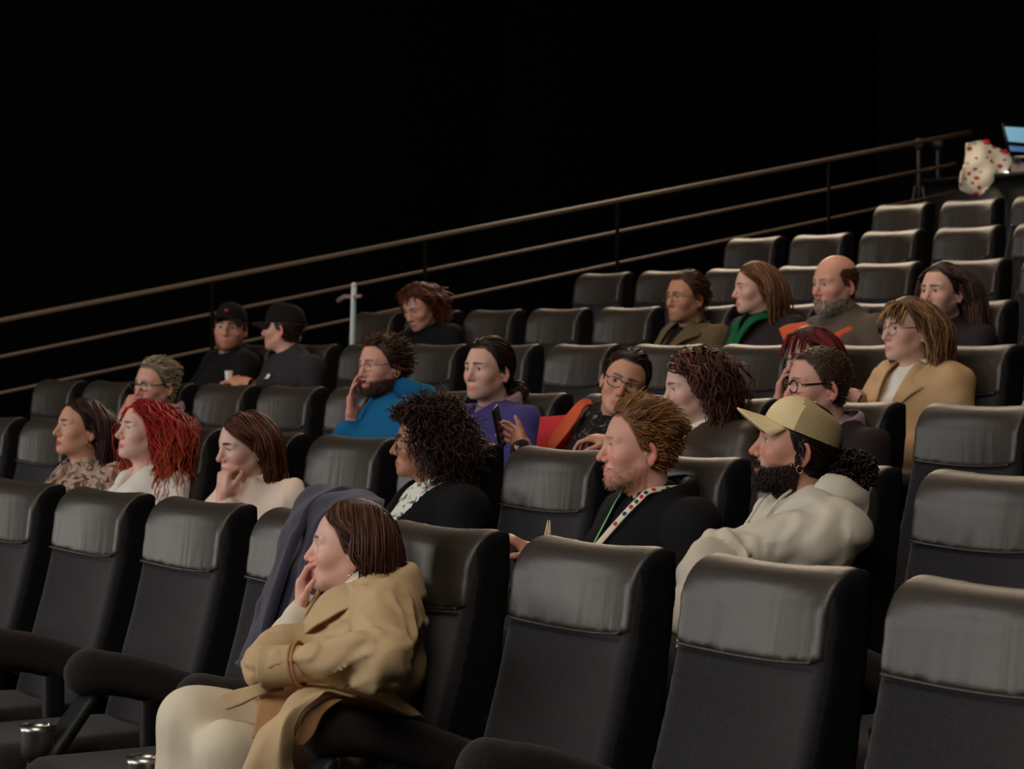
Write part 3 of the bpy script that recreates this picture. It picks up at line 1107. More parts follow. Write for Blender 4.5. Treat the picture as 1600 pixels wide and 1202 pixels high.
def garment(T, arms, g, h, seed, amp=.006, arm_r=(.056, .050, .040), cutN=None, vneck=None, clip=None, extra=None, waist=None, fr=7.0, seatclip=None, sharp=0.0):
    """jacket or jumper: torso plus sleeves, arms = {side: (elbow, wrist)}"""
    pts = [T.hip, T.N, T.sh[1], T.sh[-1]]
    for s, (e, wv) in arms.items():
        pts += [e, wv]
    pts = np.array(pts)
    lo, hi = pts.min(0) - .21, pts.max(0) + .17
    P = grid(lo, hi, h)
    d = T.sdf(P, g)
    for s, (e, wv) in arms.items():
        a = s_cap(P, T.sh[s], e, arm_r[0] + g, arm_r[1] + g)
        b = s_cap(P, e, e + (wv - e) * .93, arm_r[1] + g, arm_r[2] + g)
        a = smin(a, b, .03)
        near = np.exp(-((P - e.astype(np.float32)) ** 2).sum(-1) / .012)
        a = a + folds(P, seed + 3, amp * .9, fr * 2.0) * (near + .35)
        d = smin(d, a, .025)
    d = d + folds(P, seed, amp, fr, (1, 1, .6))
    if sharp:
        q = P @ rot(0, 35, 30).astype(np.float32) * np.array((5, 16, 9), np.float32) + seed
        n = noise3(q + noise3(q * .4)[..., None] * 2)
        d = d - sharp * np.exp(-((n - .5) / .07) ** 2)
    if extra is not None:
        d = extra(P, d)
    if vneck is not None:
        wv, dep, vk = vneck
        q = P - T.N.astype(np.float32)
        sp = unit(T.hip - T.N)
        u = q @ sp.astype(np.float32)
        lx = np.abs(q @ T.ax.astype(np.float32))
        fr_ = q @ T.fw.astype(np.float32)
        wedge = np.maximum(lx - np.interp(u, [-.1, 0, dep], [wv * 1.1, wv, .0]), np.maximum(-fr_ - .03, u - dep))
        d = np.maximum(d, -wedge)
    if cutN is not None:
        d = smax(d, -s_cap(P, T.N + V(0, 0, -.02), T.N + V(0, -.04, .12), cutN), .006)
    if seatclip is not None:
        yr, zt = seatclip
        d = smax(d, P[..., 1] - (yr + yf(P[..., 2] - zt) - .004), .01)
    if clip is not None:
        d = clip(P, d)
    v, f = snet(d, lo, h)
    return relax(v, f, 1, .4), f

SKINM = mat('skin', (1, 1, 1), .48, attr=True, sub=.12, spec=.4)
HAIRM = mat('hair', (1, 1, 1), .5, attr=True, spec=.28)
EYEM = mat('eye', (1, 1, 1), .12, attr=True, spec=.6)
SKIN = {'fair': srgb(219, 173, 156), 'pink': srgb(214, 160, 142), 'warm': srgb(205, 152, 126), 'tan': srgb(190, 138, 112), 'brown': srgb(172, 120, 92), 'pale': srgb(220, 178, 162)}

def uvball(c, r, gaze, iris):
    nu, nv = 18, 12
    v = []
    for i in range(nv + 1):
        th = math.pi * i / nv
        for j in range(nu):
            a = 2 * math.pi * j / nu
            v.append((math.sin(th) * math.cos(a), -math.cos(th), math.sin(th) * math.sin(a)))
    v = np.array(v)
    f = []
    for i in range(nv):
        for j in range(nu):
            f.append((i * nu + j, i * nu + (j + 1) % nu, (i + 1) * nu + (j + 1) % nu, (i + 1) * nu + j))
    ang = np.degrees(np.arccos(np.clip(v @ V(0, -1, 0), -1, 1)))
    col = np.tile(V(.62, .58, .55), (len(v), 1))
    col[ang < 31] = iris
    col[ang < 14] = (.01, .01, .01)
    R = rot(gaze[0], gaze[1])
    return c + (v * r) @ R.T, np.array(f), col

TROUSERS = None
def legs_meshes():
    """one pair of trousers and shoes for a seated figure; origin on the floor below the hips, hips at z = .52"""
    def fn(P):
        d = 9.0
        for s in (1, -1):
            hip, kn, an = V(s * .085, 0, .54), V(s * .12, -.43, .56), V(s * .12, -.40, .09)
            d = np.minimum(d, smin(s_cap(P, hip, kn, .085, .062), s_cap(P, kn, an, .062, .055), .02))
        return d + folds(P, 3.0, .005, 8)
    v, f = sdf_mesh(fn, (-.25, -.55, .04), (.25, .14, .70), .018)
    t = mesh('trousers', relax(v, f, 1), f)
    def sh(P):
        d = 9.0
        for s in (1, -1):
            a = smin(s_cap(P, V(s * .12, -.39, .05), V(s * .135, -.58, .035), .042, .036), s_cap(P, V(s * .12, -.395, .06), V(s * .12, -.40, .12), .043, .045), .03)
            d = np.minimum(d, np.maximum(a, .004 - P[..., 2]))
        return d
    v, f = sdf_mesh(sh, (-.2, -.65, -.01), (.2, -.3, .17), .014)
    s = mesh('shoes', v, f)
    return t, s

class Person:
    def __init__(self, label, row, seat, head, yaw=0, pitch=0, roll=0, s=1.0, fine=False, hy=-.22, skin='fair', hair=None, face=None, deform=None,
                 tyaw=0, hipx=None, dz=0.0, torso=None, neck=None, legcol=(.012, .012, .016), gaze=(0, 0), iris=(.06, .045, .03), seatx=None, brows=True):
        self.row = row
        self.yr, self.zt, self.fl = YR[row], ZT[row], FL[row]
        self.xs = XC[row] + PITCH * seat
        self.H = HF if fine else HC
        self.fine = fine
        self.c = at(head[0], head[1], self.yr + hy)              # head centre at eye level
        self.s = s
        self.tocam = math.degrees(math.atan2(-self.c[0], self.c[1]))
        self.R = rot(self.tocam - yaw, pitch, roll)              # yaw here: 0 = faces the camera, 90 = left profile
        bx = self.xs * .45 + self.c[0] * .55 if hipx is None else hipx
        self.base = V(bx, self.yr - .43, self.fl)
        self.root = thing('person', label, 'person', tuple(self.base))
        self.deform = deform or (lambda p: p)
        N = self.hw(V(0, .062, -.150)) if neck is None else V(*neck)
        self.N = N
        hip = V(bx, self.yr - .42, self.zt - .50)
        self.T = Torso(hip, N, tyaw, **(torso or {}))
        self.h = .009 if fine else .0125
        self.skin = V(*SKIN[skin]) if isinstance(skin, str) else V(*skin)
        self.face = dict(hair=(.03, .02, .015))
        self.face.update(face or {})
        self.hairst = hair
        self.gaze, self.iris = gaze, iris
        self.arms = {}
        self.hands = []
        for sd in (1, -1):
            e = self.T.sh[sd] + self.T.ax * (sd * .07) + self.T.fw * .08 + V(0, 0, -.25)
            wv = e + self.T.fw * .22 - self.T.ax * (sd * .07) + V(0, 0, .01)
            self.arms[sd] = (e, wv)
        self.legcol = legcol
    def hw(self, p):
        """head frame -> world"""
        return self.c + self.s * (self.deform(np.atleast_2d(np.asarray(p, float))) @ self.R.T).reshape(np.shape(p))
    def loc(self, v):
        return np.asarray(v) - self.base
    def hand(self, side, W, fdir, palm, thumb, **k):
        k.setdefault('h', .0030 if self.fine else .0048)
        k['s'] = k.get('s', 1.0) * self.s
        self.hands.append((side, V(*W), V(*fdir), V(*palm), V(*thumb), k))
        return self
    def add(self, name, vf, m, parent=None, col=None):
        v, f = vf[0], vf[1]
        c = vf[2] if len(vf) > 2 and col is None else col
        return obj(name, mesh(name, self.loc(v), f, True, c), m, parent or self.root)
    def finish(self):
        H = self.H
        mb = MB()
        fc = face_colors(H.v, H.n, self.skin, **{k: v for k, v in self.face.items()})
        mb.add(self.hw(H.v), H.f, fc)
        # hidden trunk and arms carry the head and the hands
        T, arms = self.T, self.arms
        def fn(P):
            d = T.sdf(P, -.022)
            d = smin(d, s_cap(P, T.N + V(0, 0, -.04), self.hw(V(0, .02, -.10)), .050 * self.s), .03)
            for s, (e, wv) in arms.items():
                d = smin(d, s_cap(P, T.sh[s], e, .036, .034), .02)
                d = smin(d, s_cap(P, e, wv, .034, .025), .02)
            return smax(d, P[..., 1] - (self.yr + yf(P[..., 2] - self.zt) - .02), .01)
        pts = np.array([T.hip, T.N + V(0, 0, .1), T.sh[1], T.sh[-1]] + [q for a in arms.values() for q in a])
        v, f = sdf_mesh(fn, pts.min(0) - .17, pts.max(0) + .12, .029)
        mb.add(v, f, self.skin)
        for side, W, fd, pm, th, k in self.hands:
            v, f = hand_vf(W, fd, pm, th, **k)
            mb.add(v, f, self.skin * V(1.0, .88, .86))
        self.add('body', (np.concatenate(mb.v), np.concatenate(mb.f), np.concatenate(mb.c)), SKINM)
        for s in (1, -1):
            v, f, c = uvball(V(s * .031, -.0765, 0), .0119, self.gaze, V(*self.iris))
            self.add('eye', (self.hw(v), f, c), EYEM)
        if self.hairst:
            hm = hair_pieces(H, self.hairst)
            self.add('hair', (self.hw(np.concatenate(hm.v)), np.concatenate(hm.f), np.concatenate(hm.c)), HAIRM)
        global TROUSERS
        if self.legcol is not None:
            if TROUSERS is None:
                TROUSERS = legs_meshes()
            for nm, me, c in (('trousers', TROUSERS[0], self.legcol), ('shoes', TROUSERS[1], (.01, .01, .011))):
                o = obj(nm, me, DARKM, self.root)
                o.location = (0, 0, self.zt - .50 - self.fl - .54)if nm == 'trousers' else (0, 0, 0)
        return self
    def beard(self, **st):
        m = beard_pieces(self.H, st)
        self.add('beard', (self.hw(np.concatenate(m.v)), np.concatenate(m.f), np.concatenate(m.c)), HAIRM)
    def wear(self, name, m, g=.010, amp=.006, sides=(1, -1), h=None, **k):
        v, f = garment(self.T, {s: self.arms[s] for s in sides}, g, h or self.h, k.pop('seed', self.c[0] * 3.1), amp, seatclip=(self.yr, self.zt), **k)
        return self.add(name, (v, f), m)
    def strip(self, name, pts, wdt, m, off=.012, thick=.0025, n=24, nc=4, parent=None):
        """band lying on the front of the torso through (x, t) chest coordinates; wdt = half width across x"""
        rows = []
        for x, t in pts:
            rows.append([self.T.front(x - wdt, t, off), self.T.front(x, t, off + .003), self.T.front(x + wdt, t, off)])
        return self.add(name, sheet_vf(rows, n, nc, thick), m, parent)
    def lapel(self, side, m, top=(.05, .985), mid=(.085, .80), bot=(.012, .42), inner=.02, off=.016, name='lapel'):
        T = self.T
        rows = [[T.front(side * (top[0] - .012), top[1], off + .006), T.front(side * (top[0] + .035), top[1] - .02, off + .012)],
                [T.front(side * (mid[0] - inner * 2.2), mid[1] + .05, off + .004), T.front(side * (mid[0] + .03), mid[1] + .02, off + .014)],
                [T.front(side * (mid[0] - inner * 2.5), mid[1] - .12, off + .004), T.front(side * (mid[0] - .004), mid[1] - .16, off + .012)],
                [T.front(side * bot[0], bot[1], off), T.front(side * (bot[0] + .012), bot[1] + .02, off + .006)]]
        return self.add(name, sheet_vf(rows, 20, 6, .005), m)
    def ring(self, name, m, r=.062, tube=.011, tilt=22, dz=.012, back=.0, sq=1.0, parent=None, wob=.0):
        an = np.linspace(0, 2 * math.pi, 36, endpoint=False)
        T = self.T
        t = math.radians(tilt)
        p = []
        for q in an:
            lx, ly = r * math.cos(q), r * sq * math.sin(q)                # ly < 0 towards the front
            p.append(T.N + T.ax * lx - T.fw * (ly - back) * math.cos(t) + V(0, 0, dz + ly * math.sin(t)) + V(0, 0, wob * math.sin(5 * q)))
        return self.add(name, tube_vf(np.array(p), tube, 8, True), m, parent)
    def shirt_collar(self, m, hgt=.045, r=.062, name='collar', spread=.35):
        T = self.T
        for s in (1, -1):
            an = np.linspace(math.radians(90), math.radians(-90 + spread * 40), 9)
            top, mid, low = [], [], []
            for q in an:
                d = T.ax * (s * math.cos(q)) - T.fw * math.sin(q)
                fz = (math.sin(q) - 1) * .5 * .05
                top.append(T.N + d * (r - .002) + V(0, 0, .068 + fz * .9))
                mid.append(T.N + d * (r + .014) + V(0, 0, .060 + fz * .9))
                k = .5 - .5 * math.sin(q)
                low.append(T.N + d * (r + .020 + .018 * k) + V(0, 0, .058 - hgt * (.50 + .6 * k) + fz))
            self.add(name, sheet_vf([top, mid, low], 8, 16, .003), m)
    def hood(self, m, k=1.0, lift=0.0):
        T = self.T
        c = T.N - T.fw * .052 + V(0, 0, .012 + lift)
        def fn(P):
            q = P - c.astype(np.float32)
            x = q @ T.ax.astype(np.float32)
            y = -(q @ T.fw.astype(np.float32))
            z = q[..., 2]
            t = .42
            y2, z2 = y * math.cos(t) - z * math.sin(t), y * math.sin(t) + z * math.cos(t)
            z2 = z2 + .10 * np.clip(-y2, 0, .2)
            rr = np.sqrt((x / 1.0) ** 2 + (y2 * 1.05) ** 2)
            d = np.sqrt((rr - .088 * k) ** 2 + (z2 * .75) ** 2) - .030 * k
            d2 = s_ell(np.stack([x, y - .055, z + .075], -1), (0, 0, 0), (.105 * k, .05 * k, .095 * k))
            d = smin(d, d2, .04)
            d = d + folds(P, 2.2, .012 if self.fine else .006, 9, (1, 1, 2.2))
            return smax(d, -s_cap(P, T.N + V(0, 0, -.03), T.N + V(0, -.05, .2), .060), .012)
        v, f = sdf_mesh(fn, c - .2, c + .2, self.h * .8)
        return self.add('hood', (relax(v, f, 1), f), m)
    def glasses(self, m, w=.026, hh=.019, y=-.103, r=.0016, rim=True, bridge_z=.004, lens=None, sq=2.6):
        g = MB()
        an = np.linspace(0, 2 * math.pi, 28, endpoint=False)
        for s in (1, -1):
            ca, sa = np.cos(an), np.sin(an)
            lx = np.sign(ca) * np.abs(ca) ** (2 / sq) * w
            lz = np.sign(sa) * np.abs(sa) ** (2 / sq) * hh
            p = np.stack([s * .033 + lx, y + .10 * np.abs(s * .033 + lx) ** 1.5 * 2.2, lz - .004], -1)
            v, f = tube_vf(p, r, 6, True)
            g.add(v, f)
            if lens is not None:
                c = p.mean(0)
                vv = np.concatenate([p, [c]])
                n = len(p)
                ff = [(n, i, i + 1, (i + 2) % n) for i in range(0, n, 2)]
                self.add('lens', (self.hw(vv), np.array(ff)), lens)
            t = np.array([(s * (.033 + w), y + .010 + .006, .002), (s * .070, -.055, .004), (s * .0765, .0, .004), (s * .078, .018, -.006)])
            g.add(*tube_vf(catmull(t, 10), r, 6))
        b = np.array([(-.009, y + .001, bridge_z), (0, y - .004, bridge_z + .002), (.009, y + .001, bridge_z)])
        g.add(*tube_vf(catmull(b, 7), r, 6))
        v, f = np.concatenate(g.v), np.concatenate(g.f)
        return self.add('glasses', (self.hw(v), f), m)
    def cap(self, m, brim=True, seedrot=0, up=0.0, panel=None, blen=.075, tilt=-6, z0=.035, ch=.092):
        R = rot(0, tilt)
        H = self.H
        Q = lambda p: (p - V(0, 0, .03)) @ R.T + V(0, 0, .03 + up)
        # crown
        nu, nv = 40, 14
        v = []
        for i in range(nv + 1):
            th = (math.pi / 2) * i / nv
            for j in range(nu):
                a = 2 * math.pi * j / nu
                k = math.cos(th) ** .72
                fr = .5 - .5 * math.sin(a)                # 1 at the front (-Y)
                v.append((.0835 * k * math.cos(a), .006 + .1065 * k * math.sin(a), z0 + (ch + .012 * fr) * math.sin(th) ** .9))
        v = np.array(v)
        f = []
        for i in range(nv):
            for j in range(nu):
                f.append((i * nu + j, i * nu + (j + 1) % nu, (i + 1) * nu + (j + 1) % nu, (i + 1) * nu + j))
        f = np.array(f)
        front = v[f].mean(1)[:, 1] < -.022
        a = self.add('cap', (self.hw(Q(v)), f[front] if panel else f), m)
        if panel:
            b = obj('cap_mesh', mesh('cap_mesh', self.loc(self.hw(Q(v))), f[~front]), panel, a)
        self.add('cap_button', (self.hw(Q(V(0, .006, z0 + ch + .006) + uvball(V(0, 0, 0), .006, (0, 0), V(1, 1, 1))[0])), uvball(V(0, 0, 0), .006, (0, 0), V(1, 1, 1))[1]), m, a)
        # brim
        rows = []
        for u in np.linspace(0, 1, 5):
            r = []
            for q in np.linspace(-1, 1, 9):
                x = .074 * q * (1 + .02 * u)
                yb = .006 - .1065 * math.sqrt(max(0, 1 - (x / .0845) ** 2))
                ln = blen * (1 - .55 * abs(q) ** 2.4)
                r.append((x, yb - ln * u, z0 + .006 - .036 * q * q * (.25 + .75 * u) - .006 * u))
            rows.append(r)
        v, f = sheet_vf(rows, 12, 24, .0035)
        self.add('brim', (self.hw(Q(v)), f), m, a)
        return a
# ---------------------------------------------------------------- the audience
DARKM = mat('black trousers cloth', (.012, .012, .016), .9)
BLACKCL = mat('black wool', (.007, .0065, .008), .9, spec=.2, bump=.3, bscale=500)
BLACKTEE = mat('black jersey', (.009, .009, .011), .9, spec=.2)
TAN = mat('tan gabardine', srgb(192, 164, 126), .8, spec=.25, bump=.25, bscale=900, var=.05, vscale=14)
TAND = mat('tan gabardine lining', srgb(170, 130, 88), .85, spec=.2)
KNIT = mat('cream knit', srgb(216, 206, 190), .9, spec=.2, bump=.5, bscale=260, bstretch=(1, 1, .3))
CREAMTR = mat('cream wool trousers', srgb(216, 204, 182), .88, spec=.2, bump=.25, bscale=500)
NAVY = mat('navy wool', srgb(52, 50, 70), .9, spec=.2, bump=.35, bscale=420, sheen=.2)
WHITE = mat('white cotton', srgb(232, 228, 218), .8, spec=.25)
CREAM = mat('cream blouse cotton', srgb(232, 210, 194), .75, spec=.3)
HOODIE = mat('pale grey cotton fleece', srgb(210, 202, 186), .9, spec=.2, bump=.25, bscale=500)
CAPM = mat('cream cap twill', srgb(228, 206, 160), .85, spec=.2, bump=.2, bscale=600)
CAPC = mat('cream corduroy', srgb(206, 184, 138), .9, spec=.2)
DCAP = mat('black cap twill', (.008, .007, .008), .9, spec=.2)
BLUE = mat('bright blue fleece', srgb(20, 98, 148), .88, spec=.2, bump=.25, bscale=500)
BLUED = mat('navy inner collar', srgb(25, 45, 120), .9)
PURPLE = mat('violet wool', srgb(68, 62, 120), .88, spec=.2, bump=.25, bscale=500)
LILAC = mat('grey pink shirt cotton', srgb(150, 124, 134), .85)
BROWNL = mat('dark brown leather', srgb(64, 52, 44), .42, spec=.5, bump=.2, bscale=120)
SUIT = mat('dark suit cloth', srgb(38, 30, 32), .85, spec=.2)
GREYSW = mat('charcoal sweatshirt', srgb(50, 46, 52), .9, spec=.2)
DJACKET = mat('dark blue grey jacket', srgb(48, 48, 56), .85, spec=.25)
BEIGE = mat('beige wool coat', srgb(196, 162, 122), .85, spec=.2, bump=.3, bscale=500)
OLIVE = mat('olive tweed', srgb(92, 80, 58), .9, spec=.2, bump=.3, bscale=400, var=.12, vscale=300)
GREEN = mat('green wool scarf', srgb(18, 88, 54), .9, spec=.2, bump=.4, bscale=250)
PLUM = mat('dark plum jacket', srgb(34, 26, 34), .8, spec=.3)
GREYJ = mat('grey brown jacket', srgb(88, 78, 70), .88, spec=.2, bump=.3, bscale=400)
ORANGE = mat('orange fabric', srgb(200, 80, 40), .8)
RED = mat('red tote canvas', srgb(190, 34, 44), .8)
BLK = mat('black frame acetate', (.008, .007, .007), .25, spec=.5)
TORT = mat('amber frame acetate', srgb(96, 62, 26), .3, spec=.5)
WIRE = mat('metal frame', (.25, .20, .16), .3, metal=1)
GOLD = mat('gold', (.80, .56, .25), .25, metal=1)
PLAST = mat('white plastic', srgb(196, 214, 212), .4, spec=.5)
LENS = bpy.data.materials.new('lens glass')
LENS.use_nodes = True
_b = LENS.node_tree.nodes['Principled BSDF']
_b.inputs['Transmission Weight'].default_value = 1
_b.inputs['Roughness'].default_value = .02
_b.inputs['IOR'].default_value = 1.02
_b.inputs['Base Color'].default_value = (.95, .95, .97, 1)

def spots(name, base, cols, scale, thr=.45, rough=.85):
    """cloth printed with irregular blotches"""
    m = mat(name, base, rough, spec=.2)
    nt = m.node_tree
    tc = nt.nodes.new('ShaderNodeTexCoord')
    last = None
    for k, c in enumerate(cols):
        n = nt.nodes.new('ShaderNodeTexNoise')
        n.noise_dimensions = '4D'
        n.inputs['W'].default_value = k * 3.7
        n.inputs['Scale'].default_value = scale * (1 + .3 * k)
        n.inputs['Detail'].default_value = 2
        n.inputs['Distortion'].default_value = 1.2
        nt.links.new(tc.outputs['Object'], n.inputs['Vector'])
        r = nt.nodes.new('ShaderNodeMapRange')
        r.inputs['From Min'].default_value = 1 - thr
        r.inputs['From Max'].default_value = 1 - thr + .03
        nt.links.new(n.outputs['Fac'], r.inputs['Value'])
        x = nt.nodes.new('ShaderNodeMix')
        x.data_type = 'RGBA'
        nt.links.new(r.outputs[0], x.inputs[0])
        if last is None:
            x.inputs[6].default_value = (*base, 1)
        else:
            nt.links.new(last, x.inputs[6])
        x.inputs[7].default_value = (*c, 1)
        last = x.outputs[2]
    nt.links.new(last, nt.nodes['Principled BSDF'].inputs['Base Color'])
    return m
SNAKE = spots('taupe blouse with dark floral print', srgb(178, 152, 136), [srgb(112, 90, 80), srgb(84, 68, 62)], 26, .44)
FLORAL = spots('white blouse with green floral print', srgb(232, 230, 220), [srgb(60, 110, 70), srgb(130, 112, 84)], 26, .40)
BWPRINT = spots('black blouse with white print', srgb(26, 23, 25), [srgb(150, 140, 134), srgb(70, 64, 64)], 34, .40)

def cords(m):
    nt = m.node_tree
    tc = nt.nodes.new('ShaderNodeTexCoord')
    w_ = nt.nodes.new('ShaderNodeTexWave')
    w_.inputs['Scale'].default_value = 62
    w_.bands_direction = 'Z'
    mp = nt.nodes.new('ShaderNodeMapping')
    mp.inputs['Rotation'].default_value = (.5, .0, 0)
    nt.links.new(tc.outputs['Object'], mp.inputs[0])
    nt.links.new(mp.outputs[0], w_.inputs['Vector'])
    b = nt.nodes.new('ShaderNodeBump')
    b.inputs['Strength'].default_value = .9
    b.inputs['Distance'].default_value = .004
    nt.links.new(w_.outputs['Fac'], b.inputs['Height'])
    nt.links.new(b.outputs[0], nt.nodes['Principled BSDF'].inputs['Normal'])
cords(CAPC)

def fem(p):
    q = np.array(p, float)
    low = np.clip((-.02 - q[:, 2]) / .08, 0, 1) * (q[:, 2] > -.13)
    q[:, 0] *= 1 - .07 * low
    nk = np.clip((-.10 - q[:, 2]) / .04, 0, 1)
    q[:, 0] *= 1 - .13 * nk
    return q

def wide(k):
    def fn(p):
        q = np.array(p, float)
        low = np.clip((.02 - q[:, 2]) / .08, 0, 1)
        q[:, 0] *= 1 + k * low
        q[:, 1] = np.where(q[:, 1] > 0, q[:, 1] * (1 + k * .6 * low), q[:, 1])
        return q
    return fn

def fist(p, side, W, fdir, palm, thumb, **k):
    return p.hand(side, W, fdir, palm, thumb, curl=(1.25, 1.3, 1.3, 1.35), tcurl=.9, tout=.5, **k)

H_DK, H_BR, H_MB = srgb(34, 22, 20), srgb(70, 42, 30), srgb(96, 62, 40)

def long_straight(col, col2, L=(.26, .34), n=900, **k):
    d = dict(col=col, col2=col2, n=n, len=L, comb='part', part=0, grav=.55, inertia=.75, cw=.55, noise=.05, lift=.35, vol=.016, r=.0036, seg=14, cap=.007, taper=.5)
    d.update(k)
    return d

def short(col, col2, L=(.03, .05), n=700, **k):
    d = dict(col=col, col2=col2, n=n, len=L, comb='back', grav=.12, inertia=.7, cw=.4, noise=.25, lift=.7, vol=.012, r=.0027, seg=5, cap=.006, shoulder=False, guard=.4)
    d.update(k)
    return d

def build_cast():
    # ---- second row -------------------------------------------------------------------
    p = Person('woman with dark hair, red lipstick and hoop earrings in a taupe printed blouse', 1, -2, (128, 668), 66, 7, 0, .95, True, -.20, 'warm',
               long_straight(srgb(40, 18, 20), srgb(72, 34, 34), (.24, .36), 1000, part=-.01, ywall=-.0, seed=21, guard=1.7, hl=.004),
               dict(hair=srgb(50, 30, 26), lip=srgb(170, 20, 40)), fem, tyaw=6)
    p.wear('blouse', SNAKE, .008, .010, vneck=(.055, .16, 0), fr=10)
    p.shirt_collar(SNAKE, .075, .070, spread=.1)
    for s in (1,):
        an = np.linspace(0, 6.283, 16, endpoint=False)
        p.add('earring', (p.hw(tube_vf(np.stack([np.full(16, s * .077), .004 + .010 * np.cos(an), -.064 + .012 * np.sin(an)], -1), .0016, 5, True)[0]), tube_vf(np.stack([np.full(16, .077), .01 * np.cos(an), .01 * np.sin(an)], -1), .0016, 5, True)[1]), GOLD)
    p.finish()

    p = Person('woman with long curly bright red hair in a white top', 1, -1, (228, 673), 66, 9, 0, .95, True, -.20, 'pale',
               dict(col=srgb(120, 10, 18), col2=srgb(196, 26, 34), tip=srgb(170, 72, 34), n=1500, len=(.34, .50), clear=-.035, comb='part', part=-.02, grav=.42, inertia=.75, cw=.45,
                    noise=.20, lift=.5, vol=.024, r=.0028, seg=16, cap=.010, curl=.008, cfreq=9, ywall=-.03, seed=22, guard=1.1),
               dict(hair=srgb(120, 50, 36), lip=srgb(190, 90, 90)), fem, tyaw=4)
    p.wear('top', WHITE, .008, .012, vneck=(.065, .17, 0), fr=10, sharp=.003)
    p.finish()

    p = Person('girl with brown bob leaning her cheek on her fist in a cream blouse', 1, 0, (383, 696), 60, -7, 4, .93, True, -.24, 'pale',
               long_straight(srgb(58, 28, 20), srgb(110, 58, 36), (.20, .27), 1000, part=-.03, ywall=-.02, seed=23, guard=1.3, r=.0034),
               dict(hair=srgb(70, 40, 30), red=.7), fem, tyaw=8)
    ch = p.hw(V(.030, -.100, -.072))
    W = ch + V(.0, -.015, -.085)
    p.arms[1] = (W + V(.04, .02, -.20), W + V(0, 0, -.045))
    fist(p, 1, W, V(.0, .10, 1), V(-.1, 1, .0), V(1, .2, 0), s=.95)
    p.wear('blouse', CREAM, .011, .014, vneck=(.05, .14, 0), fr=11, sharp=.004)
    p.shirt_collar(CREAM, .06, .068)
    p.finish()

    p = Person('woman with a dark curly afro, amber glasses and a black jacket over a floral blouse', 1, 2, (668, 691), 90, 2, 0, .93, True, -.22, 'brown',
               dict(col=srgb(30, 16, 16), col2=srgb(74, 40, 32), n=2300, len=(.065, .10), comb='radial', grav=.32, inertia=.7, cw=.22, noise=.30, lift=.8, vol=.035, r=.0024,
                    seg=12, cap=.02, curl=.009, cfreq=20, clear=-.035, hl=.006, ywall=-.055, seed=24, guard=2.2, sidelen=1.75),
               dict(hair=srgb(30, 18, 16), lip=srgb(168, 92, 84)), fem, tyaw=-8)
    p.wear('blouse', FLORAL, .004, .006)
    p.ring('blouse_collar', FLORAL, .060, .012, 16, .022)
    p.wear('jacket', BLACKCL, .018, .009, vneck=(.085, .30, 0))
    p.glasses(TORT, .025, .021, -.103, .0030)
    p.finish()

    # blond man with the lanyard
    p = Person('blond man with ginger stubble and a festival lanyard over an open black jacket', 1, 4, (1002, 696), 79, 1, 0, 1.0, True, -.22, 'pink',
               dict(col=srgb(112, 74, 40), col2=srgb(184, 132, 76), n=3400, len=(.040, .068), comb='tousle', grav=.03, inertia=.62, cw=.45, noise=.08, lift=.35, vol=.020, r=.0014,
                    seg=8, cap=.007, topcap=.016, shoulder=False, guard=.3, sidelen=.14, seed=25, crown_bias=True, hl=.006),
               dict(hair=srgb(150, 96, 62), stubble=.38, stub_col=srgb(160, 104, 76), red=.8, brow=.5), None, tyaw=-4, iris=(.18, .25, .32))
    p.arms[-1] = (p.T.sh[-1] + V(-.10, -.13, -.24), at(836, 868, p.yr - .60))
    p.arms[1] = (p.T.sh[1] + V(.06, -.06, -.27), p.T.sh[1] + V(.02, -.30, -.27))
    p.wear('tee', BLACKTEE, .003, .004)
    p.ring('tee_neckband', BLACKTEE, .059, .008, 20, .010)
    p.wear('jacket', BLACKCL, .018, .010, vneck=(.075, .34, 0))
    p.shirt_collar(BLACKCL, .085, .078, 'jacket_collar', .2)
    p.beard(n=420, len=.008, col=srgb(160, 104, 74), col2=srgb(196, 140, 104), r=.0007, curl=.0008)
    lanyard(p)
    W = at(838, 866, p.yr - .62)
    p.hand(-1, W, V(-.25, -.75, .45), V(0, .2, -1), V(1, 0, .2), curl=(.5, .55, .6, .6))
    p.finish()

    # bearded man in the cream cap
    p = Person('bearded man with a cream corduroy cap, ear ring and pale grey hoodie', 1, 5, (1247, 695), 84, 9, 0, .97, True, -.21, srgb(196, 144, 124),
               dict(col=srgb(20, 13, 13), col2=srgb(48, 26, 24), n=600, len=(.07, .11), maxz=.025, comb='tail', tz=-.045, grav=.0, inertia=.6, cw=.7, noise=.12, lift=.3, vol=.008, r=.0026, seg=9, cap=.006,
                    shoulder=False, guard=.3, seed=26, hl=-.006, bun=(0, .150, -.058, .040, 520, .05)),
               dict(hair=srgb(26, 18, 18), stubble=.9, red=.6), None, tyaw=-14, iris=(.05, .05, .05), torso=dict(fat=.02, wid=1.06))
    p.arms[1] = (at(1118, 876, p.yr - .50), at(1064, 968, p.yr - .70))
    p.arms[-1] = (p.T.sh[-1] + V(-.06, -.12, -.22), at(1150, 905, p.yr - .62))
    p.wear('hoodie', HOODIE, .020, .018, fr=8, arm_r=(.062, .055, .045), sharp=.004)
    p.hood(HOODIE, 1.0, .012)
    p.beard(n=2000, len=.021, col=srgb(20, 14, 14), col2=srgb(56, 38, 32), r=.0013, top=-.006, lay=.3, side=.012, yb=.010)
    p.cap(CAPM, panel=CAPC, z0=.030, tilt=13, ch=.080)
    an = np.linspace(0, 6.283, 14, endpoint=False)
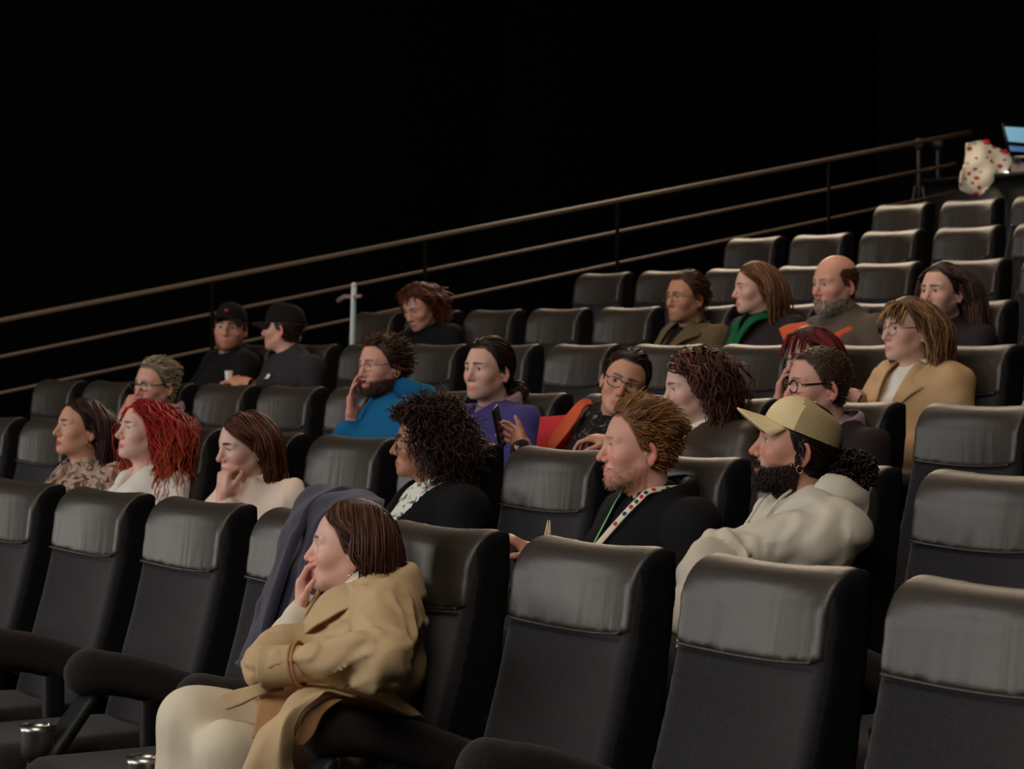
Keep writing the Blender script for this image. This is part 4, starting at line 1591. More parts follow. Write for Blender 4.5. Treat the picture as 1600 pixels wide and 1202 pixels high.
    p.add('earring', (p.hw(tube_vf(np.stack([np.full(14, .076), .006 + .008 * np.cos(an), -.060 + .010 * np.sin(an)], -1), .0014, 5, True)[0]), tube_vf(np.stack([np.full(14, .077), .01 * np.cos(an), .01 * np.sin(an)], -1), .0016, 5, True)[1]), GOLD)
    W = at(1146, 912, p.yr - .66)
    p.hand(-1, W, V(.35, -.55, -.3), V(.6, .3, -.6), V(0, .2, 1), curl=(.6, .7, .7, .7), s=.9)
    for s in (-1, 1):
        q = [p.T.front(s * .035, .99, .035), p.T.front(s * .045, .90, .040), p.T.front(s * .04, .78, .034), p.T.front(s * .042, .66, .030)]
        p.add('drawstring', tube_vf(catmull(q, 16), .004, 6), HOODIE)
    p.finish()

    # ---- third row --------------------------------------------------------------------
    p = Person('grey-haired man in black-framed glasses resting his hand on his mouth', 2, -1, (244, 600), 50, -3, 4, 1.0, False, -.22, 'pink',
               short(srgb(118, 108, 92), srgb(190, 178, 156), (.04, .06), 750, seed=31, lift=.5, noise=.2, hl=.012, sidelen=.5),
               dict(hair=srgb(120, 100, 84), red=.9, stubble=.25, stub_col=srgb(150, 130, 120)), wide(.03))
    mo = p.hw(V(-.01, -.125, -.085))
    W = mo + V(-.055, -.02, -.05)
    p.arms[-1] = (W + V(-.06, -.01, -.20), W + V(-.01, 0, -.03))
    fist(p, -1, W, V(.55, .05, .65), V(.3, 1, -.2), V(.3, .2, 1))
    p.wear('shirt_cuff', WHITE, .004, .002, sides=(-1,))
    p.wear('jacket', DJACKET, .014, .009, vneck=(.06, .2, 0))
    p.shirt_collar(LILAC, .05, .064)
    p.glasses(BLK, .027, .018, -.103, .0024, lens=LENS)
    p.finish()

    p = Person('man in a bright blue hoodie resting his bearded cheek on his hand', 2, 3, (598, 572), 53, 0, -3, .98, False, -.23, 'pink',
               short(srgb(44, 26, 20), srgb(92, 54, 36), (.04, .07), 900, seed=32, curl=.005, cfreq=24, lift=1.0, noise=.35, vol=.02, cap=.012, hl=.004),
               dict(hair=srgb(56, 34, 26), stubble=.95, red=.7), None)
    ck = p.hw(V(-.052, -.085, -.080))
    W = ck + V(-.005, -.03, -.12)
    p.arms[-1] = (W + V(-.07, -.02, -.19), W + V(-.01, -.005, -.05))
    p.hand(-1, W, V(-.02, .05, 1), V(.75, .65, 0), V(.4, .5, .6), curl=(.16, .18, .2, .3), tout=.9)
    p.wear('hoodie', BLUE, .018, .011, arm_r=(.060, .054, .044))
    p.hood(BLUE, 1.12, .03)
    p.beard(n=700, len=.012, col=srgb(50, 28, 22), col2=srgb(98, 58, 42), r=.0013)
    p.glasses(WIRE, .024, .017, -.103, .0013)
    p.strip('logo', [(.055, .50), (.055, .44), (.055, .37)], .030, WHITE, .026, .002, 10)
    p.finish()

    p = Person('man with dark ponytail in a violet jumper over a pinkish shirt', 2, 4, (764, 577), 44, 1, 0, .97, False, -.21, 'fair',
               dict(col=srgb(30, 18, 16), col2=srgb(66, 40, 30), n=800, len=(.10, .17), comb='tail', tz=-.05, grav=.0, inertia=.55, cw=.8, noise=.06, lift=.25, vol=.009, r=.0028, seg=10,
                    cap=.006, shoulder=False, guard=.2, seed=33, hl=.012, bun=(.0, .125, -.085, .020, 240, .06), bdrop=1.2),
               dict(hair=srgb(46, 28, 24), stubble=.18), None, tyaw=4)
    p.wear('shirt', LILAC, .003, .004)
    p.wear('jumper', PURPLE, .014, .009, vneck=(.062, .085, 0))
    p.shirt_collar(LILAC, .07, .066, spread=.05)
    p.finish()

    p = Person('woman in glasses with sleek dark hair glancing sideways, black and white printed blouse', 2, 5, (976, 596), 2, -4, 20, .97, False, -.20, 'warm',
               dict(col=srgb(26, 16, 15), col2=srgb(64, 38, 28), n=800, len=(.11, .17), comb='tail', tz=-.04, grav=.0, inertia=.55, cw=.8, noise=.04, lift=.2, vol=.007, r=.0028, seg=10,
                    cap=.006, shoulder=False, guard=.2, seed=34, hl=.008, bun=(.0, .12, -.07, .024, 240, .05), bdrop=.8),
               dict(hair=srgb(40, 28, 24), red=.6), fem, tyaw=-10, hipx=None, gaze=(-20, 2))
    p.arms[-1] = (p.T.sh[-1] + V(-.16, -.06, -.20), at(812, 700, p.yr - .50))
    p.arms[1] = (p.T.sh[1] + V(.02, -.10, -.22), at(958, 690, p.yr - .52))
    W = at(822, 704, p.yr - .46)
    p.hand(-1, W, V(-.75, -.05, .55), V(-.2, -.9, .2), V(.5, -.1, .8), curl=(.75, .8, .85, .9), tout=.9, tcurl=.15)
    W2 = at(962, 690, p.yr - .50)
    p.hand(1, W2, V(-.75, -.5, .12), V(.2, .2, -.9), V(-.2, -.6, .4), curl=(.6, .65, .7, .7))
    p.wear('blouse', BWPRINT, .012, .010)
    p.glasses(BLK, .026, .017, -.103, .0017, lens=LENS)
    p.finish()
    ph = thing('phone', 'black phone with a magenta back held up over the row of seats', 'phone', tuple(W + V(-.08, -.06, .08)))
    def phone(P):
        return s_box(P, (0, 0, 0), (.036, .006, .075), .005)
    v, f = sdf_mesh(phone, (-.05, -.02, -.09), (.05, .02, .09), .004)
    R = rot(132, 8, -14)
    obj('phone_body', mesh('phone_body', v @ R.T, f), BLK, ph)
    v, f = box_vf((-.033, .0062, -.071), (.033, .0070, .071))
    obj('phone_screen', mesh('phone_screen', v @ R.T, f, False), M['black'], ph)

    p = Person('woman with brown curls looking down at her neighbour, dark brown leather jacket', 2, 6, (1086, 602), 74, -9, 0, .97, False, -.18, 'pale',
               dict(col=srgb(52, 26, 22), col2=srgb(104, 58, 44), n=1300, len=(.17, .25), comb='part', part=-.02, grav=.38, inertia=.72, cw=.45, noise=.22, lift=.8, vol=.032, r=.0029, seg=14,
                    cap=.012, curl=.008, cfreq=12, clear=-.045, ywall=-.04, seed=35, guard=2.0),
               dict(hair=srgb(70, 40, 32), red=.5), fem, tyaw=-6)
    p.wear('shirt', WHITE, .002, .004)
    p.wear('jacket', BROWNL, .020, .011, vneck=(.060, .16, 0))
    p.ring('collar', BROWNL, .078, .017, 20, .018)
    p.finish()

    p = Person('man with short brown hair and black-framed glasses in a dark suit jacket', 2, 7, (1281, 601), 68, -1, 0, 1.0, False, -.20, 'pink',
               short(srgb(64, 46, 36), srgb(110, 82, 62), (.008, .013), 900, seed=36, cap=.004, vol=.003, lift=.4, noise=.2, r=.0016, hl=.004),
               dict(hair=srgb(80, 58, 46), red=.9, stubble=.12), None, tyaw=-2)
    p.wear('shirt', LILAC, .002, .004)
    p.wear('jacket', SUIT, .018, .010, vneck=(.07, .30, 0))
    p.shirt_collar(LILAC, .05, .064)
    p.glasses(BLK, .027, .019, -.103, .0026, lens=LENS)
    p.finish()

    # ---- fourth row -------------------------------------------------------------------
    p = Person('man in a black baseball cap with ginger beard facing the camera, black jacket', 3, -3, (360, 511), 14, -2, 4, 1.0, False, -.22, 'warm',
               short(srgb(46, 28, 22), srgb(80, 50, 38), (.012, .02), 350, seed=41, cap=.004, maxz=.028),
               dict(hair=srgb(90, 52, 36), stubble=.5, stub_col=srgb(140, 88, 60), red=.7), wide(.07), torso=dict(fat=.03, wid=1.08))
    p.arms[1] = (p.T.sh[1] + V(.08, -.10, -.26), at(385, 600, p.yr - .55))
    p.arms[-1] = (p.T.sh[-1] + V(-.08, -.10, -.26), p.T.sh[-1] + V(.02, -.32, -.26))
    p.wear('tee', BLACKTEE, .004, .005)
    p.wear('jacket', BLACKCL, .020, .011, vneck=(.09, .4, 0))
    p.ring('jacket_collar', BLACKCL, .078, .018, 24, .012)
    p.beard(n=300, len=.006, col=srgb(110, 62, 40), col2=srgb(150, 92, 60), r=.0011)
    p.cap(DCAP, z0=.036, tilt=7, blen=.062, ch=.084)
    p.add('cap_badge', (p.hw(V(0, -.108, .090) + uvball(V(0, 0, 0), .009, (0, 0), V(1, 1, 1))[0] * V(1.2, .3, .8)), uvball(V(0, 0, 0), .009, (0, 0), V(1, 1, 1))[1]), RED)
    W = at(385, 598, p.yr - .56)
    p.hand(1, W, V(-.85, -.3, .15), V(0, .3, -1), V(-.2, -.5, .4), curl=(.5, .6, .6, .6), s=1.1)
    p.finish()
    t = thing('paper_cup', 'small white paper cup held by the man in the black cap', 'cup', tuple(W + V(-.09, -.05, .03)))
    rows = [[V(r * math.cos(q), r * math.sin(q), z) for q in np.linspace(0, 6.2832, 15)] for r, z in ((.004, -.03), (.015, -.03), (.017, 0), (.019, .026))]
    obj('cup_wall', mesh('cup_wall', *sheet_vf(rows, 10, 22, .002)), WHITE, t)
    obj('rim', mesh('rim', *tube_vf(np.array([V(.019 * math.cos(q), .019 * math.sin(q), .026) for q in np.linspace(0, 6.2832, 20, endpoint=False)]), .002, 6, True)), WHITE, t)

    p = Person('man in a black cap turned away to the left, charcoal sweatshirt', 3, -2, (444, 512), 112, 2, 0, 1.0, False, -.20, 'pink',
               short(srgb(46, 30, 26), srgb(70, 46, 38), (.008, .012), 200, seed=42, cap=.003, maxz=.022),
               dict(hair=srgb(70, 46, 38), red=.8), None, torso=dict(wid=1.06))
    p.wear('sweatshirt', GREYSW, .016, .010)
    p.ring('neckband', GREYSW, .062, .010, 16, .012)
    p.cap(DCAP, z0=.026, tilt=-3)
    p.strip('chest_logo', [(.05, .66), (.056, .63), (.05, .60)], .012, WHITE, .024, .002, 8)
    p.finish()

    p = Person('woman with dark red fringe and glasses, hand at her cheek, behind the man in glasses', 3, 5, (1266, 557), 54, -8, 0, .95, False, -.25, 'fair',
               long_straight(srgb(60, 10, 16), srgb(126, 26, 30), (.20, .28), 900, part=0, ywall=-.02, seed=43, bangs=.085, bw=.055),
               dict(hair=srgb(70, 30, 28)), fem)
    ck = p.hw(V(-.05, -.085, -.07))
    W = ck + V(-.03, -.02, -.10)
    p.arms[-1] = (W + V(-.05, -.02, -.18), W + V(0, 0, -.03))
    p.hand(-1, W, V(.1, .05, 1), V(.75, .65, 0), V(.4, .5, .6), curl=(.3, .35, .4, .5))
    p.wear('jumper', BLACKTEE, .014, .009)
    p.glasses(BLK, .025, .018, -.103, .0018)
    p.finish()

    p = Person('woman with blond hair and fringe, round glasses, beige coat and white roll-neck', 3, 6, (1421, 514), 54, 1, 0, .97, False, -.24, 'pale',
               long_straight(srgb(96, 66, 42), srgb(172, 132, 88), (.25, .36), 1300, part=0, ywall=-.02, seed=44, bangs=.07, bw=.055, curl=.004, cfreq=6, guard=1.2, r=.0026),
               dict(hair=srgb(130, 90, 60), red=.5), fem, tyaw=2)
    p.arms[-1] = (p.T.sh[-1] + V(-.06, -.10, -.23), at(1330, 618, p.yr - .55))
    p.wear('roll_neck', WHITE, .004, .004)
    p.ring('roll_neck_collar', WHITE, .056, .020, 10, .022)
    p.wear('coat', BEIGE, .024, .011, vneck=(.085, .42, 0))
    for s in (1, -1):
        p.lapel(s, BEIGE, (.06, .99), (.11, .80), (.03, .38), .025, .028)
    p.glasses(WIRE, .026, .023, -.103, .0013, sq=2.1, lens=LENS)
    W = at(1330, 618, p.yr - .56)
    fist(p, -1, W, V(-.6, -.5, .4), V(.2, .3, -1), V(.6, -.4, .4))
    p.finish()

    p = Person('person in a tan coat cut off by the right edge, fourth row', 3, 7, (1668, 545), 60, 0, 0, .97, False, -.26, 'fair',
               long_straight(H_BR, H_MB, (.2, .3), 500, seed=45), dict(hair=H_BR), fem)
    p.arms[-1] = (p.T.sh[-1] + V(-.10, -.10, -.22), p.T.sh[-1] + V(-.18, -.30, -.20))
    p.wear('coat', TAN, .024, .012)
    p.ring('collar', TAN, .076, .018, 20, .01)
    p.finish()

    # ---- fifth row --------------------------------------------------------------------
    p = Person('red-haired person in black bent forward looking down, beside the white pole', 4, 0, (657, 478), 44, -24, 0, 1.0, False, -.28, 'pink',
               dict(col=srgb(66, 28, 18), col2=srgb(120, 56, 30), n=900, len=(.10, .17), comb='part', part=.01, grav=.4, inertia=.72, cw=.45, noise=.2, lift=.7, vol=.025, r=.0032, seg=10,
                    cap=.012, curl=.004, cfreq=8, ywall=-.03, seed=51, bangs=.05, bw=.05),
               dict(hair=srgb(90, 44, 30), red=.9), None)
    p.wear('jumper', BLACKCL, .018, .010)
    p.ring('collar', BLACKCL, .072, .020, 14, .022)
    p.finish()

    p = Person('man with brown hair and thin glasses in an olive tweed jacket', 4, 4, (1073, 464), 48, -1, 0, 1.0, False, -.21, 'tan',
               short(srgb(58, 38, 26), srgb(106, 74, 48), (.035, .05), 700, comb='back', seed=52, hl=.006, lift=.3, noise=.12, grav=.25, vol=.008),
               dict(hair=srgb(70, 48, 36), stubble=.25, red=.7), None, tyaw=2)
    p.wear('shirt', BLACKTEE, .003, .004)
    p.ring('shirt_collar', BLACKTEE, .060, .014, 18, .012)
    p.wear('jacket', OLIVE, .020, .011, vneck=(.07, .36, 0))
    for s in (1, -1):
        p.lapel(s, OLIVE, (.055, .985), (.10, .82), (.02, .42), .022, .024)
    p.glasses(WIRE, .025, .017, -.103, .0013)
    p.finish()

    p = Person('woman with light brown shoulder-length hair and a green scarf', 4, 5, (1182, 449), 70, -3, 0, .97, False, -.22, 'fair',
               long_straight(srgb(88, 56, 36), srgb(150, 104, 66), (.26, .34), 800, part=-.01, ywall=-.025, seed=53, guard=1.2),
               dict(hair=srgb(100, 68, 48), red=.7), fem)
    p.wear('jacket', PLUM, .018, .010)
    p.ring('scarf', GREEN, .080, .026, 24, -.002, wob=.006)
    for s in (1, -1):
        q = [[p.T.front(s * .065 - .022, .97, .035), p.T.front(s * .065 + .026, .97, .045)], [p.T.front(s * .05 - .026, .80, .045), p.T.front(s * .05 + .026, .80, .05)],
             [p.T.front(s * .022 - .024, .62, .035), p.T.front(s * .022 + .024, .62, .04)], [p.T.front(s * .03 - .024, .40, .035), p.T.front(s * .03 + .024, .40, .04)]]
        p.add('scarf_end', sheet_vf(q, 18, 8, .012, .006, 3.0), GREEN)
    p.finish()

    p = Person('bald man with a grey beard in a grey brown jacket with orange strap', 4, 6, (1306, 443), 50, -4, 0, 1.05, False, -.20, 'pink',
               short(srgb(84, 58, 42), srgb(120, 92, 74), (.006, .010), 500, seed=54, cap=.002, lift=.3, r=.0016, vol=.003, bald=lambda x, y, z: ((y > .02) | (np.abs(x) > .068)) * (z < .06)),
               dict(hair=srgb(150, 112, 92), red=.9, stubble=.8, stub_col=srgb(150, 138, 128), bald=lambda x, y, z: ((y > .02) | (np.abs(x) > .068)) * (z < .06)), wide(.06),
               torso=dict(fat=.05, wid=1.12))
    p.wear('jacket', GREYJ, .022, .011)
    p.ring('collar', GREYJ, .078, .020, 18, .014)
    p.beard(n=900, len=.016, col=srgb(140, 126, 114), col2=srgb(196, 184, 170), r=.0014, lay=.3)
    q = [[p.T.front(.13, .80, .03), p.T.front(.165, .80, .03)], [p.T.front(.09, .62, .036), p.T.front(.125, .62, .036)], [p.T.front(.03, .46, .036), p.T.front(.07, .46, .036)]]
    p.add('orange_strap', sheet_vf(q, 10, 5, .005), ORANGE)
    p.arms[-1] = (p.T.sh[-1] + V(-.10, -.10, -.24), p.T.sh[-1] + V(-.05, -.30, -.20))
    p.finish()

    p = Person('long-haired man with a goatee in a dark jacket', 4, 7, (1474, 455), 40, 0, 0, 1.0, False, -.21, 'fair',
               long_straight(srgb(52, 34, 30), srgb(96, 66, 54), (.30, .40), 900, comb='part', part=.0, ywall=-.0, seed=55, guard=2.2, hl=.014, vol=.012),
               dict(hair=srgb(60, 42, 36), stubble=.5, red=.6), None)
    p.wear('jacket', PLUM, .018, .010)
    p.ring('collar', PLUM, .066, .014, 18, .012)
    p.beard(n=260, len=.030, col=srgb(70, 50, 42), col2=srgb(130, 104, 90), r=.0015, goatee=True)
    p.finish()

    p = Person('person in a patterned dark top cut off by the right edge, fifth row', 4, 8, (1655, 455), 60, 0, 0, .97, False, -.26, 'fair',
               long_straight(H_DK, H_BR, (.2, .3), 500, seed=56), dict(hair=H_DK), fem)
    p.arms[-1] = (p.T.sh[-1] + V(-.11, -.10, -.22), p.T.sh[-1] + V(-.18, -.30, -.24))
    p.wear('top', BWPRINT, .018, .010)
    p.finish()

def lanyard(p):
    T = p.T
    o = .028
    def side(s):
        a = T.N + T.ax * (s * .066) - T.fw * .03 + V(0, 0, .040)
        return [T.N - T.fw * .078 + V(0, 0, .045) + T.ax * (s * .012), a, T.front(s * .060, .965, o + .012), T.front(s * .052, .86, o), T.front(s * .034, .72, o - .006), T.front(s * .006, .46, o - .004)]
    band = {}
    for s in (1, -1):
        c = catmull(side(s), 40)
        t = unit(np.gradient(c, axis=0))
        out = unit(c - (T.N - V(0, 0, .05)) * 1.0)
        wv = unit(np.cross(t, out)) * .0095
        rows = [[x - y, x, x + y] for x, y in zip(c, wv)]
        b = p.add('lanyard_band', sheet_vf(rows, 60, 4, .0016), LANY if s > 0 else LANY2)
        if s > 0:
            # printed round emblems along the band
            cols = [RED, BLUED, RED, GREEN, RED, BLUED, RED, OLIVE, ORANGE]
            for k, mm in enumerate(cols):
                i = 33 - k * 3
                n = unit(np.cross(t[i], wv[i]))
                if np.dot(n, out[i]) < 0:
                    n = -n
                ce = c[i] + n * .0022
                an = np.linspace(0, 6.2832, 13)[:-1]
                u = unit(wv[i])
                v = np.array([ce + n * .0006] + [ce + .0062 * (math.cos(q) * u + math.sin(q) * t[i]) for q in an] + [ce + n * .0012 + .0026 * (math.cos(q) * u + math.sin(q) * t[i]) for q in an])
                f = np.array([(0, 1 + j, 1 + (j + 1) % 12, 1 + (j + 2) % 12) for j in range(0, 12, 2)])
                e = obj('emblem', mesh('emblem', p.loc(v), np.concatenate([f, f[:, ::-1]])), mm, b)

LANY = mat('cream printed lanyard ribbon', srgb(226, 216, 190), .7)
LANY2 = mat('mint green lanyard ribbon', srgb(130, 204, 140), .6)
# ---------------------------------------------------------------- front row: woman in the trench coat
def build_front():
    p = Person('woman in a tan trench coat and cream trousers with her chin on her hand', 0, 4, (552, 855), 96, 4, 0, .895, True, -.27, 'fair',
               dict(col=srgb(62, 36, 28), col2=srgb(100, 62, 44), n=2400, len=(.15, .205), comb='part', part=.0, grav=.5, inertia=.75, cw=.55, noise=.035, lift=.3, vol=.014, r=.0022, seg=14,
                    cap=.008, taper=.5, ywall=.0, seed=11, guard=1.5, hl=.004),
               dict(hair=srgb(80, 52, 40), red=.7, brow=.6), fem, tyaw=-22, hipx=None, legcol=None, neck=at(592, 918, YR[0] - .235), torso=dict(bulge=.045, sw=.150, wid=.98, sdrop=.045))
    yr, T = p.yr, p.T
    def reach(x, y, org, ln, near=True):
        """point under (x, y) that lies ln metres from org"""
        d = unit(FW + RT * (x - 800) / FPX - UP * (y - 601) / FPX)
        t = (org - CAM) @ d
        h2 = ln * ln - ((org - CAM - d * t) ** 2).sum()
        t += (-1 if near else 1) * math.sqrt(max(h2, 0))
        return CAM + d * t
    def BX(x, y, X):
        d = FW + RT * (x - 800) / FPX - UP * (y - 601) / FPX
        return CAM + d * (X / d[0])
    xs = p.xs
    # arms: near arm lies across the lap, far arm props the chin
    E1 = reach(596, 1026, T.sh[1], .27)
    W1 = reach(424, 1042, E1, .25, False)
    W2 = p.hw(V(-.012, -.118, -.178))
    E2 = reach(420, 1034, W2, .20, True)
    p.arms = {1: (E1, W1), -1: (E2, W2)}
    p.hand(-1, W2, p.R @ V(-.05, -.05, 1), p.R @ V(0.15, 1, .0), p.R @ V(1, .3, .1), curl=(.62, .66, .72, .8), tout=.85, tcurl=.5, s=.98)
    # knit sleeve of the propping arm and roll of the jumper at the neck
    a = sdf_mesh(lambda P: s_cap(P, E2, W2 + (W2 - E2) * .12, .046, .034) + folds(P, 4, .003, 16), np.minimum(E2, W2) - .08, np.maximum(E2, W2) + .08, .006)
    p.add('knit_sleeve', a, KNIT)
    p.wear('jumper', KNIT, .002, .004, sides=())
    p.ring('jumper_neck', KNIT, .057, .012, 16, .010)

    def slump(P, d):
        # far sleeve pushed up to the elbow, bunched cloth round the small of the back
        d = smin(d, s_cap(P, T.sh[-1], E2, .066, .058) + folds(P, 9, .008, 14), .03)
        d = smin(d, s_cap(P, E2 - V(0, 0, .01), E2 + (W2 - E2) * .22, .058, .054) + folds(P, 5, .010, 20, (1, 1, 1.6)), .015)
        d = smin(d, s_ell(P, T.hip + V(0, .05, .06), (.205, .14, .13)) + folds(P, 6, .014, 9, (1, 1, 2)), .05)
        return d
    p.wear('trench_coat', TAN, .016, .013, sides=(1,), arm_r=(.060, .052, .026), vneck=(.060, .30, 0), extra=slump, fr=7.5, h=.007, sharp=.007)
    # cuff strap of the near sleeve
    d = unit(W1 - E1)
    for k, r, wd in ((.74, .0475, .0040), (.775, .0465, .0034)):
        c = E1 + (W1 - E1) * k
        u = unit(np.cross(d, V(0, 0, 1)))
        w_ = np.cross(d, u)
        q = np.array([c + r * (math.cos(t) * u + math.sin(t) * w_) for t in np.linspace(0, 6.2832, 28, endpoint=False)])
        p.add('sleeve_strap', tube_vf(q, wd, 6, True), TAND)
    # flared end of the cuff
    def cuff(P):
        e = W1 + d * .022
        a = s_cap(P, E1 + (W1 - E1) * .78, e, .043, .053)
        a = np.maximum(a, (P - e.astype(np.float32)) @ d.astype(np.float32))
        a = np.maximum(a, -s_cap(P, W1 - d * .05, e + d * .05, .028, .040))
        return a + folds(P, 3, .004, 16)
    p.add('cuff', sdf_mesh(cuff, np.minimum(E1, W1) - .11, np.maximum(E1, W1) + .11, .006), TAN)
    # collar and lapels of the coat
    N, ax, fw = T.N, T.ax, T.fw
    def ringpt(deg, r, z):
        t = math.radians(deg)                                    # 0 = near side, 90 = back, -90 = front
        return N + ax * (r * math.cos(t)) - fw * (r * math.sin(t)) + V(0, 0, z)
    degs = [-62, -30, 0, 35, 70, 110, 150, 185, 215]
    top = [ringpt(a_, .066, .030 + .022 * math.sin(math.radians(a_))) for a_ in degs]
    mid = [ringpt(a_, .088, .020 + .022 * math.sin(math.radians(a_))) for a_ in degs]
    low = [ringpt(a_, .108, -.034 + .012 * math.sin(math.radians(a_))) for a_ in degs]
    p.add('coat_collar', sheet_vf([top, mid, low], 12, 48, .005, .004, 2.0), TAN)
    for s in (1, -1):
        q = [[T.front(s * .062, .975, .030), T.front(s * .105, .965, .040)],
             [T.front(s * .050, .86, .040), T.front(s * .150, .90, .052)],
             [T.front(s * .030, .72, .042), T.front(s * .128, .76, .054)],
             [T.front(s * .005, .52, .040), T.front(s * .040, .52, .046)]]
        p.add('lapel', sheet_vf(q, 24, 12, .005, .004, 5.0), TAN)
    # shoulder seam
    q = catmull([N + ax * .10 + V(0, .0, .018), T.sh[1] + ax * .035 + V(0, .01, .055), T.sh[1] + ax * .082 - fw * .02 + V(0, 0, -.03)], 16)
    # trousers: crossed legs in wide cream wool
    K1, K2 = BX(296, 1126, xs - .02), BX(352, 1172, xs + .12)
    F1, F2 = BX(286, 1470, xs - .03), BX(376, 1490, xs + .12)
    h1, h2 = T.hip + V(-.08, .06, .0), T.hip + V(.09, .06, .0)
    def tr(P):
        a = smin(s_cap(P, h1, K1, .095, .074), s_cap(P, K1, F1, .074, .098), .045)
        b = smin(s_cap(P, h2, K2, .085, .066), s_cap(P, K2, F2, .066, .090), .045)
        d = smin(a, b, .035)
        return d + folds(P, 2.0, .012, 5.0, (1, 1, .6)) + folds(P, 8.0, .004, 11)
    pts = np.array([h1, h2, K1, K2, F1, F2])
    v, f = sdf_mesh(tr, pts.min(0) - .13, pts.max(0) + .13, .0095)
    p.add('trousers', (relax(v, f, 2), f), CREAMTR)
    for F in (F1, F2):
        def sh(P, F=F):
            return smin(s_cap(P, V(F[0], F[1], p.fl + .05), V(F[0], F[1] - .17, p.fl + .035), .042, .036), s_cap(P, V(F[0], F[1], p.fl + .05), V(F[0], F[1], F[2] + .02), .04, .045), .03)
        v, f = sdf_mesh(sh, (F[0] - .1, F[1] - .28, p.fl - .01), (F[0] + .1, F[1] + .12, max(F[2], p.fl) + .1), .014)
        p.add('shoe', (v, f), BLACKTEE)
    # skirts of the coat: front flap on the lap, belt end, and the tail spilling over the armrest
    A = BX
    fx = xs + .17
    p.add('coat_flap', sheet_vf([[A(412, 1060, fx - .06), A(470, 1066, fx - .02), A(540, 1072, fx), A(620, 1080, fx)],
                                 [A(406, 1086, fx), A(455, 1094, fx + .04), A(520, 1098, fx + .06), A(610, 1100, fx + .06)],
                                 [A(400, 1120, fx + .04), A(440, 1124, fx + .07), A(500, 1124, fx + .08), A(606, 1120, fx + .08)],
                                 [A(394, 1152, fx + .06), A(424, 1154, fx + .08), A(480, 1150, fx + .08), A(600, 1140, fx + .08)]], 22, 26, .006, .006, 1.0, 12), TAND)
    bx = xs + .125
    p.add('belt_end', sheet_vf([[A(343, 1086, bx), A(354, 1110, bx + .02)], [A(372, 1078, bx + .02), A(378, 1101, bx + .04)], [A(402, 1070, bx + .05), A(406, 1088, bx + .06)], [A(440, 1060, bx + .06), A(444, 1078, bx + .08)]], 18, 8, .008), TAN)
    tx = xs + .30
    p.add('coat_tail', sheet_vf([[A(668, 1122, tx - .06), A(650, 1106, tx - .08), A(620, 1092, tx - .1), A(580, 1070, tx - .12)],
                                 [A(640, 1116, tx), A(600, 1096, tx - .02), A(555, 1078, tx - .05), A(510, 1066, tx - .08)],
                                 [A(575, 1092, tx + .03), A(530, 1084, tx + .02), A(492, 1076, tx), A(466, 1082, tx - .04)],
                                 [A(505, 1088, tx + .06), A(478, 1092, tx + .06), A(452, 1100, tx + .04), A(430, 1118, tx)],
                                 [A(462, 1130, tx + .08), A(446, 1122, tx + .09), A(420, 1138, tx + .06), A(396, 1166, tx + .03)],
                                 [A(464, 1180, tx + .07), A(440, 1170, tx + .10), A(408, 1180, tx + .07), A(372, 1212, tx + .04)],
                                 [A(478, 1260, tx + .06), A(444, 1250, tx + .10), A(400, 1246, tx + .07), A(346, 1270, tx + .04)]], 46, 30, .006, .015, 4.0, 13), TAN)
    p.add('coat_lining', sheet_vf([[A(545, 1088, tx + .035), A(525, 1092, tx + .035)], [A(508, 1112, tx + .05), A(484, 1112, tx + .05)], [A(490, 1146, tx + .055), A(464, 1148, tx + .055)], [A(472, 1166, tx + .055), A(458, 1165, tx + .055)]], 20, 8, .005, .004), TAND)
    # small pearl earring
    v, f, _ = uvball(V(.079, .004, -.066), .0042, (0, 0), V(1, 1, 1))
    p.add('earring', (p.hw(v), f), GOLD)
    p.finish()

    # navy coat draped over the next backrest
    A = lambda x, y, dy: at(x, y, yr + dy)
    Y0 = YR[0]
    zt = ZT[0]
    q = [[A(590, 800, .10), A(575, 790, .10), A(540, 775, .12), A(500, 790, .12)],
         [A(600, 785, -.02), A(560, 768, .02), A(515, 768, .02), A(478, 786, .02)],
         [A(590, 820, -.12), A(540, 790, -.10), A(488, 788, -.08), A(452, 826, -.07)],
         [A(560, 880, -.17), A(500, 850, -.17), A(462, 848, -.15), A(428, 896, -.12)],
         [A(540, 950, -.22), A(480, 920, -.24), A(440, 920, -.20), A(410, 960, -.15)],
         [A(520, 1010, -.28), A(470, 990, -.30), A(425, 990, -.26), A(390, 1010, -.20)],
         [A(500, 1050, -.34), A(450, 1048, -.34), A(408, 1048, -.30), A(368, 1038, -.24)]]
    t = thing('coat', 'navy wool coat draped over the backrest left of the woman in the trench coat', 'coat', (float(XC[0] + 3 * PITCH), float(Y0), float(zt)))
    b = V(*t.location)
    v, f = sheet_vf(q, 60, 48, .014, .030, 6.0, 12)
    obj('coat_body', mesh('coat_body', v - b, f), NAVY, t)
    q = [[A(580, 786, .06), A(566, 778, .06)], [A(540, 764, .0), A(520, 772, -.02)], [A(490, 790, -.10), A(474, 800, -.11)], [A(462, 842, -.18), A(446, 850, -.18)],
         [A(440, 910, -.25), A(424, 918, -.23)], [A(418, 980, -.29), A(400, 985, -.26)], [A(396, 1038, -.31), A(380, 1036, -.28)]]
    v, f = sheet_vf(q, 40, 10, .022, .006, 2.0)
    obj('coat_sleeve', mesh('coat_sleeve', v - b, f), NAVY, t)
    q = [[A(560, 800, -.10), A(548, 790, -.11)], [A(522, 812, -.16), A(508, 806, -.17)], [A(496, 860, -.21), A(480, 858, -.22)], [A(478, 930, -.27), A(460, 934, -.27)], [A(450, 1000, -.32), A(432, 1004, -.31)]]
    v, f = sheet_vf(q, 36, 10, .022, .006, 3.0)
